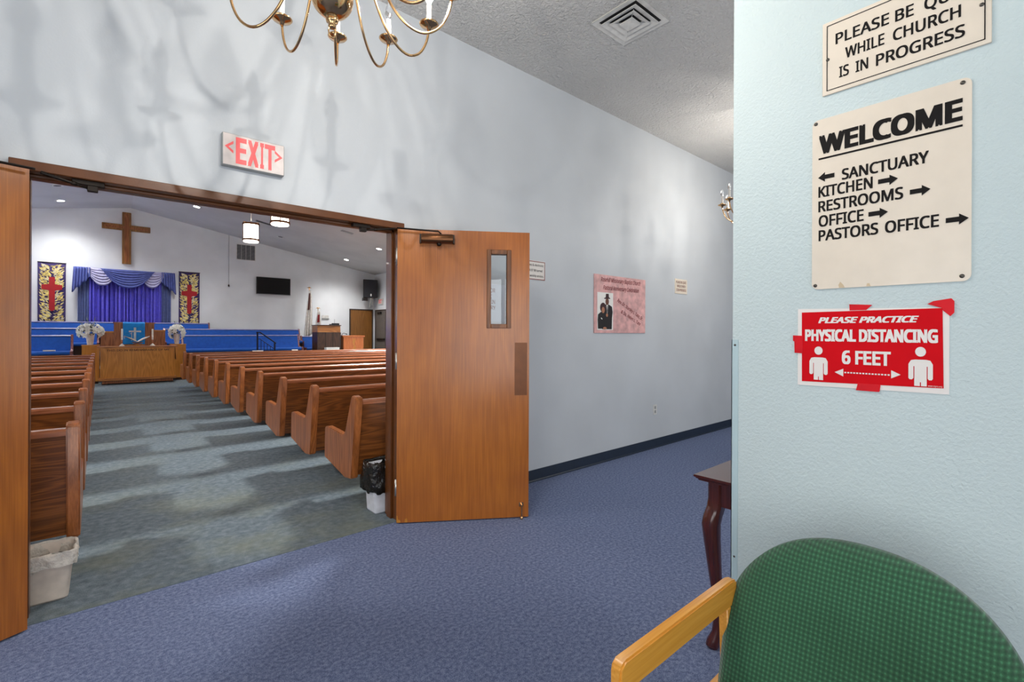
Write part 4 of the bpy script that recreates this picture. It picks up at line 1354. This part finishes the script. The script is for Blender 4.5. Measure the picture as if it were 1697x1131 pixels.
# ------------------------------------------------------------------ altar wall: cross, banners, curtains, screen
t = thing('wall_cross', 'large wooden cross high on the white altar wall above the curtains', 'cross', (.61, YN, 0))
B().box(-.11, .11, -.07, -.005, 3.385, 4.985).build('upright', 'cross_wood', t, bevel=.008)
B().box(-.585, .585, -.062, -.012, 4.42, 4.60).build('crossbar', 'cross_wood', t, bevel=.008)
b = B(); b.box(-.055, .055, -.082, -.07, 3.44, 4.93); b.build('inlay', 'pulpit_wood', t, bevel=.004)
B().box(-.53, .53, -.078, -.062, 4.475, 4.545).build('crossbar_inlay', 'pulpit_wood', t, bevel=.003)
def banner(label, x):
    t = thing('wall_banner', label, 'banner', (x, YN, 1.30), 0, 'altar banners with red crosses')
    W2, H2 = .288, 1.97
    B().grid(lambda u, v: (-W2 + 2 * W2 * u, -.02 - .006 * math.sin(u * 9 + v * 2), H2 * v), 20, 4).build('cloth', 'banner_navy', t, True, solid=.004)
    B().tube([(-W2 - .01, -.025, H2), (W2 + .01, -.025, H2)], .011, 8).build('rod', 'dark_trim', t, True)
    rnd = random.Random(5)
    gold, pale = [], []
    for i in range(620):
        side = rnd.choice((-1, 1))
        z = rnd.uniform(.04, H2 - .05)
        x0 = side * rnd.uniform(.0, .235)
        an = (PI / 2 - side * rnd.uniform(.5, 1.35)) if rnd.random() < .8 else rnd.uniform(0, PI)
        Ls = rnd.uniform(.07, .125); ws = Ls * .30
        c_, s_ = math.cos(an), math.sin(an)
        p = [(x0, z), (x0 + c_ * Ls * .5 - s_ * ws * .5, z + s_ * Ls * .5 + c_ * ws * .5), (x0 + c_ * Ls, z + s_ * Ls), (x0 + c_ * Ls * .5 + s_ * ws * .5, z + s_ * Ls * .5 - c_ * ws * .5)]
        if any(abs(q[0]) > W2 - .012 or q[1] > H2 - .03 for q in p): continue
        (pale if rnd.random() < .3 else gold).append(p)
    lp = flat(gold + pale, 'leaf_pattern', 'gold_leaf', t, (0, -.030, 0), UX, VZ, 0, .003)
    lp.data.materials.append(M['gold_pale'])
    for p in lp.data.polygons:
        p.material_index = 1 if p.index >= 6 * len(gold) else 0
    flat([[(-.062, .62), (0, .57), (.062, .62), (.062, 1.17), (.215, 1.20), (.215, 1.33), (.062, 1.35), (.062, 1.555), (-.062, 1.555), (-.062, 1.35), (-.215, 1.33), (-.215, 1.20), (-.062, 1.17)]], 'red_cross', 'red_cloth', t, (0, -.036, 0), UX, VZ, 0, .006)
    return t
bn = banner('navy and gold banner with red cross, on the large flower arrangement side of the curtains', -1.052)
dup(bn, 'navy and gold banner with red cross, between the curtains and the black television', (2.236, YN, 1.30))

t = thing('altar_curtains', 'violet-blue pleated curtains with slate and lavender swags on the altar wall', 'curtain', (.615, YN, 0))
def drape(x0, x1, folds, amp, y0, zt, zb, name, mat, flare=0.0):
    def f(u, v):
        a = u * folds * 2 * PI
        x = x0 + (x1 - x0) * u + .012 * math.sin(a * .5 + 1)
        return (x, y0 - amp * (.5 + .5 * math.sin(a)) - .25 * amp * math.sin(a * 2.3 + 1.7), zt + (zb - zt) * v)
    B().grid(f, int(folds * 10), 6).build(name, mat, t, True, solid=.004)
drape(-.88, .02, 9, .085, -.03, 3.12, 1.35, 'drape', 'drape')
drape(-.02, .88, 9, .085, -.035, 3.12, 1.35, 'drape', 'drape')
drape(-1.13, -.86, 5, .05, -.045, 3.12, 1.35, 'side_drape', 'drape_slate')
drape(.86, 1.13, 5, .05, -.045, 3.12, 1.35, 'side_drape', 'drape_slate')
B().box(-1.19, 1.19, -.16, -.005, 3.12, 3.19).build('pelmet_board', 'swag_blue', t, bevel=.006)
def swag(xa, xb, drop, y0, mat, n=6):
    def f(u, v):
        s = 2 * u - 1
        sag = 1 - abs(s) ** 2.2
        z = 3.185 - v * (.07 + (drop - .07) * sag) 
        y = y0 - .030 * v * sag - .050 * abs(math.sin(v * n * PI)) * (.35 + .65 * sag) * min(1, v * 6)
        ins = .10 * v * s * -1 * (xb - xa)
        return ((xa + xb) / 2 + s * (xb - xa) / 2 + ins * .5, y, z)
    B().grid(f, 26, n * 8).build('swag', mat, t, True, solid=.004)
swag(-.96, -.17, .52, -.17, 'swag_pale')
swag(.26, .98, .52, -.17, 'swag_pale')
swag(-.62, .70, .56, -.225, 'swag_blue', 7)
def jabot(x_in, x_out, z_in, z_out):
    def f(u, v):
        zb = z_in + (z_out - z_in) * u + .025 * math.sin(u * 6 * PI)
        x = x_in + (x_out - x_in) * u * (1 + .10 * v)
        return (x, -.20 - .030 * math.sin(u * 6 * 2 * PI), 3.19 - (3.19 - zb) * v)
    B().grid(f, 48, 8).build('jabot', 'swag_blue', t, True, solid=.004)
jabot(-.84, -1.21, 2.90, 2.44)
jabot(.86, 1.21, 2.86, 2.50)

t = thing('wall_grille', 'grey four-panel air grille high on the altar wall beside the pull cord', 'air grille', (3.915, YN, 3.845))
B().box(-.30, .30, -.012, 0, 0, .555).build('frame', 'white_metal', t, bevel=.003, seg=1)
for i in range(4):
    x = -.283 + i * .1435
    B().box(x, x + .128, -.014, -.012, .02, .535).build('recess', 'ceiling_lens', t)
    b = B()
    for k in range(20):
        z = .028 + k * .0255
        b.hexa([(x, -.024, z), (x + .134, -.024, z), (x + .134, -.016, z + .012), (x, -.016, z + .012), (x, -.024, z + .003), (x + .134, -.024, z + .003), (x + .134, -.016, z + .015), (x, -.016, z + .015)])
    b.build('slat', 'grey_metal', t)
t = thing('pull_cord', 'long thin pull cord hanging down the altar wall beside the air grille', 'cord', (3.38, YN - .02, 2.92))
B().tube([(0, 0, 0), (0, 0, 1.74)], .006, 6).build('cord', 'grey_metal', t)
B().lathe([(0, -.05), (.02, -.045), (.028, -.01), (.012, .03), (0, .035)], (0, 0, 0), 12).build('knob', 'dark_trim', t, True)
t = thing('television', 'flat black television on the altar wall between the banner and the flags', 'television', (4.81, YN, 2.655))
b = B(); b.box(-.30, .30, -.05, 0, .18, .45); b.build('mount', 'black', t)
b = B(); b.box(-.575, .575, -.10, -.05, 0, .63); b.build('case', 'black', t, bevel=.006)
B().box(-.555, .555, -.102, -.10, .028, .612).build('screen', 'screen', t)
b = B(); b.box(-.575, .575, -.106, -.10, 0, .022); b.build('lower_trim', 'grey_metal', t)
t = thing('thermostat', 'small white thermostat box on the altar wall above the organ console', 'thermostat', (6.71, YN, 1.80))
B().box(-.13, .13, -.03, 0, .04, .16).build('case', 'white_metal', t, bevel=.008)
B().box(-.14, .14, -.04, 0, 0, .04).build('lower_case', 'exit_side', t, bevel=.006)
t = thing('loudspeaker', 'black loudspeaker on a white bracket high in the corner above the brown door', 'loudspeaker', (8.40, YN - .32, 2.69), math.radians(-14))
B().prism([(-.29, -.20), (.29, -.20), (.20, .18), (-.20, .18)], .02, .76, 'xy').build('cabinet', 'black', t, bevel=.01)
B().box(-.265, .265, -.212, -.200, .045, .735).build('grille', 'grille_black', t, bevel=.004)
flat([oval(.02, .13, .028, .055)], 'badge', 'paper', t, (0, -.212, 0), UX, VZ, 0, .003)
B().box(-.28, -.10, -.16, .10, -.10, .02).build('lower_block', 'black', t)
b = B(); b.tube([(.05, -.02, .03), (.05, .12, -.22), (.05, .27, -.40)], .028, 8); b.tube([(.12, .0, .03), (.16, .27, -.30)], .028, 8); b.build('bracket', 'white_metal', t)
t = thing('exit_sign', 'tiny red and white exit sign on the sanctuary side wall above the grey door', 'exit sign', (EAVE_E, 18.36, 2.44))
B().box(-.05, 0, -.19, .19, 0, .24).build('housing', 'white_metal', t, bevel=.004)
text([('EXIT', .03, .05, .30, .15, .03)], 'lettering', 'exit_red', t, (-.05, .18, 0), (0, -1, 0), VZ)

# flags
def flag(label, x, y, zbase, ztop, seed, patch, zp0, zp1, px0, px1):
    t = thing('flag_on_pole', label, 'flag', (x, y, zbase), 0)
    H = ztop - zbase
    B().tube([(0, 0, .02), (0, 0, H - .08)], .013, 8).build('pole', 'brass', t)
    b = B(); b.lathe([(0, 0), (.14, 0), (.14, .02), (.05, .05), (.02, .09), (0, .09)], (0, 0, 0), 20); b.build('base', 'brass', t, 'auto')
    b = B(); b.lathe([(0, H - .09), (.02, H - .08), (.012, H - .05), (.025, H - .03), (0, H)], (0, 0, 0), 12)
    b.hexa([(-.09, -.008, H - .05), (.09, -.008, H - .05), (.09, .008, H - .05), (-.09, .008, H - .05), (-.02, -.008, H - .005), (.02, -.008, H - .005), (.02, .008, H - .005), (-.02, .008, H - .005)])
    b.build('finial', 'brass', t)
    def f(u, v):
        wd = .05 + .16 * v ** .7
        a = u * 2 * PI * 3
        return (-.10 * v + (u - .35) * wd * 1.5, -.02 - .05 * math.sin(a) * (.3 + .7 * v) - .03, (H - .14) - (H * .74) * v * (1 - .10 * u))
    fl = B().grid(f, 40, 16).build('cloth', 'flag_white', t, True, solid=.004)
    def g(u, v):
        p = f(px0 + (px1 - px0) * u, zp0 + (zp1 - zp0) * v)
        return (p[0], p[1] - .008, p[2])
    B().grid(g, 16, 8).build('canton', patch, fl, True, solid=.004)
    return t
flag('taller flag with a maroon patch and brass eagle top, against the altar wall', 5.95, 18.55, 0.54, 3.00, 1, 'flag_dark', .06, .42, .22, .55)
flag('shorter white flag with a red patch, on a pole beside the organ console', 6.10, 18.02, 0.54, 2.22, 2, 'flag_red', .12, .36, .30, .72)
t = thing('bunting_cloth', 'red, white and blue cloth hung on the side wall beside the grey door', 'cloth', (8.52, 16.9, 0))
for z0, z1, mm in ((.62, .86, 'purple'), (.86, .95, 'flag_white'), (.95, 1.03, 'flag_red'), (1.03, 1.30, 'flag_white')):
    B().grid(lambda u, v: (.10 * math.sin(u * 9) * .3 - .05 * (1.3 - (z0 + (z1 - z0) * v)), -.30 + .6 * u, z0 + (z1 - z0) * v), 14, 3).build('cloth_panel', mm, t, True, solid=.006)
b = B(); b.tube([(0.02, -.25, 0), (.02, -.25, 1.30)], .02, 8); b.tube([(0.02, .25, 0), (.02, .25, 1.30)], .02, 8); b.tube([(0.02, -.30, 1.30), (.02, .30, 1.30)], .02, 8); b.build('stand', 'pew_dark', t)

# ------------------------------------------------------------------ sanctuary lamps
def make_pendant(x, y, label):
    t = thing('lantern_pendant', label, 'pendant lamp', (x, y, 0), 0, 'lantern pendants over the pews')
    z0, z1, r = 3.26, 3.665, .148
    B().lathe([(0, z0), (r - .004, z0), (r, z0 + .01), (r, z1 - .01), (r - .004, z1), (0, z1)], (0, 0, 0), 28).build('shade', 'shade', t, 'auto')
    b = B()
    for z in (z0 + .045, z1 - .02):
        b.lathe([(r + .004, z - .018), (r + .020, z - .018), (r + .020, z + .018), (r + .004, z + .018), (r + .004, z - .018)], (0, 0, 0), 28, cap=False)
    b.build('band', 'bronze', t, 'auto')
    for k in range(6):
        a = k * PI / 3 + .3
        x_, y_ = (r + .022) * math.cos(a), (r + .022) * math.sin(a)
        B().tube([(x_ * .98, y_ * .98, z0 + .01), (x_, y_, z0 + .03), (x_, y_, z1 - .01), (x_ * .97, y_ * .97, z1 + .012), (.5 * x_, .5 * y_, z1 + .016), (0.012 * math.cos(a), .012 * math.sin(a), z1 + .02)], .008, 6).build('rib', 'bronze', t, True)
    zc = ceil_z(x)
    B().tube([(0, 0, z1 - .001), (0, 0, zc - .02)], .008, 8).build('stem', 'white_metal', t)
    B().lathe([(0, zc - .06), (.03, zc - .055), (.06, zc - .02), (.065, zc + .005), (0, zc + .005)], (0, 0, 0), 20).build('canopy', 'brass', t, True)
    return t
PX = 2.465
pd = make_pendant(PX, 11.5, 'glowing lantern pendant with brass bands, whole shade in view above the pews')
dup(pd, 'glowing lantern pendant cut by the door frame head', (PX, 9.3, 0))
for y in (7.1, 4.9, 13.7):  # added pendants, out of view, carry the row on to light the sanctuary
    for x in ((PX, -1.15) if y < 13 else ()):
        dup(pd, 'unseen lantern pendant added for room light over the pews', (x, y, 0))
for y in (9.3, 11.5):  # further unseen pendants added for room light
    dup(pd, 'unseen lantern pendant added for room light over the pews', (-1.15, y, 0))

def make_can(x, y, label, on=True, power=0.24):
    t = thing('recessed_light', label, 'recessed light', (x, y, ceil_z(x)), 0, 'recessed lights in the sanctuary ceiling')
    tilt = math.atan(SLOPE) * (1 if x > RIDGE_X else -1)
    rr = B().lathe([(.075, -.004), (.105, -.010), (.115, -.004), (.115, -.0005), (.075, -.0005)], (0, 0, 0), 24, cap=False).build('trim_ring', 'white_metal', t, True)
    ln = B().lathe([(0, -.003), (.078, -.003), (.078, -.001), (0, -.001)], (0, 0, 0), 24).build('lens', 'can_on' if on else 'ceiling_lens', t)
    for o in (rr, ln):
        o.rotation_euler = (0, tilt, 0)
    if on:
        d = bpy.data.lights.new('recessed_spot', 'SPOT')
        d.energy = CAN_W * 4 * power
        d.spot_size = math.radians(140)
        d.spot_blend = 0.9
        d.shadow_soft_size = .40
        d.color = (1.0, 0.99, 0.975)
        o = bpy.data.objects.new('recessed_spot', d)
        COL.objects.link(o)
        o.parent = t
        o.location = (0, 0, -.05)
    return t
for x, y, lab in ((-.83, 17.96, 'lit recessed light nearest the cross on its large flower arrangement side'), (2.09, 16.31, 'lit recessed light between the cross and the lantern pendants'),
                  (7.01, 17.65, 'lit recessed light above the loudspeaker corner, nearer the altar wall'), (6.92, 14.68, 'lit recessed light nearest the hinge side of the glass-windowed door'),):
    make_can(x, y, lab)
make_can(-.81, 16.15, 'dark unlit recessed light above the lit one beside the cross', False)
make_can(4.53, 17.03, 'dark unlit recessed light below the half-hidden lantern pendant', False)
for x, y in ((6.9, 11.5), (6.9, 8.0), (-5.5, 14.5), (-5.5, 17.6), (-5.5, 10.5), (4.6, 6.0), (-3.6, 6.0)):  # added spots, unseen and stronger than the visible ones, to brighten the sanctuary
    make_can(x, y, 'unseen recessed light added for room light, outside the doorway view', True, 1.25)
for x, y, lab, L in ((3.78, 15.79, 'long dark slot register in the sanctuary ceiling beside the whole lantern pendant', .55), (5.55, 13.92, 'pale ceiling register towards the glass-windowed door', .35), (1.75, 14.9, 'pale ceiling register between the cross and the pendants', .35)):
    t = thing('ceiling_register', lab, 'ceiling register', (x, y, ceil_z(x)))
    tilt = math.atan(SLOPE)
    f = B().box(-L / 2, L / 2, -.075, .075, -.012, 0).build('frame', 'grey_metal', t, bevel=.002, seg=1)
    f.rotation_euler = (0, tilt, 0)
    b = B()
    for k in range(4):
        b.box(-L / 2 + .02, L / 2 - .02, -.055 + k * .03, -.04 + k * .03, -.014, -.012)
    s = b.build('slot', 'vent_dark' if L > .5 else 'exit_side', t)
    s.rotation_euler = (0, tilt, 0)
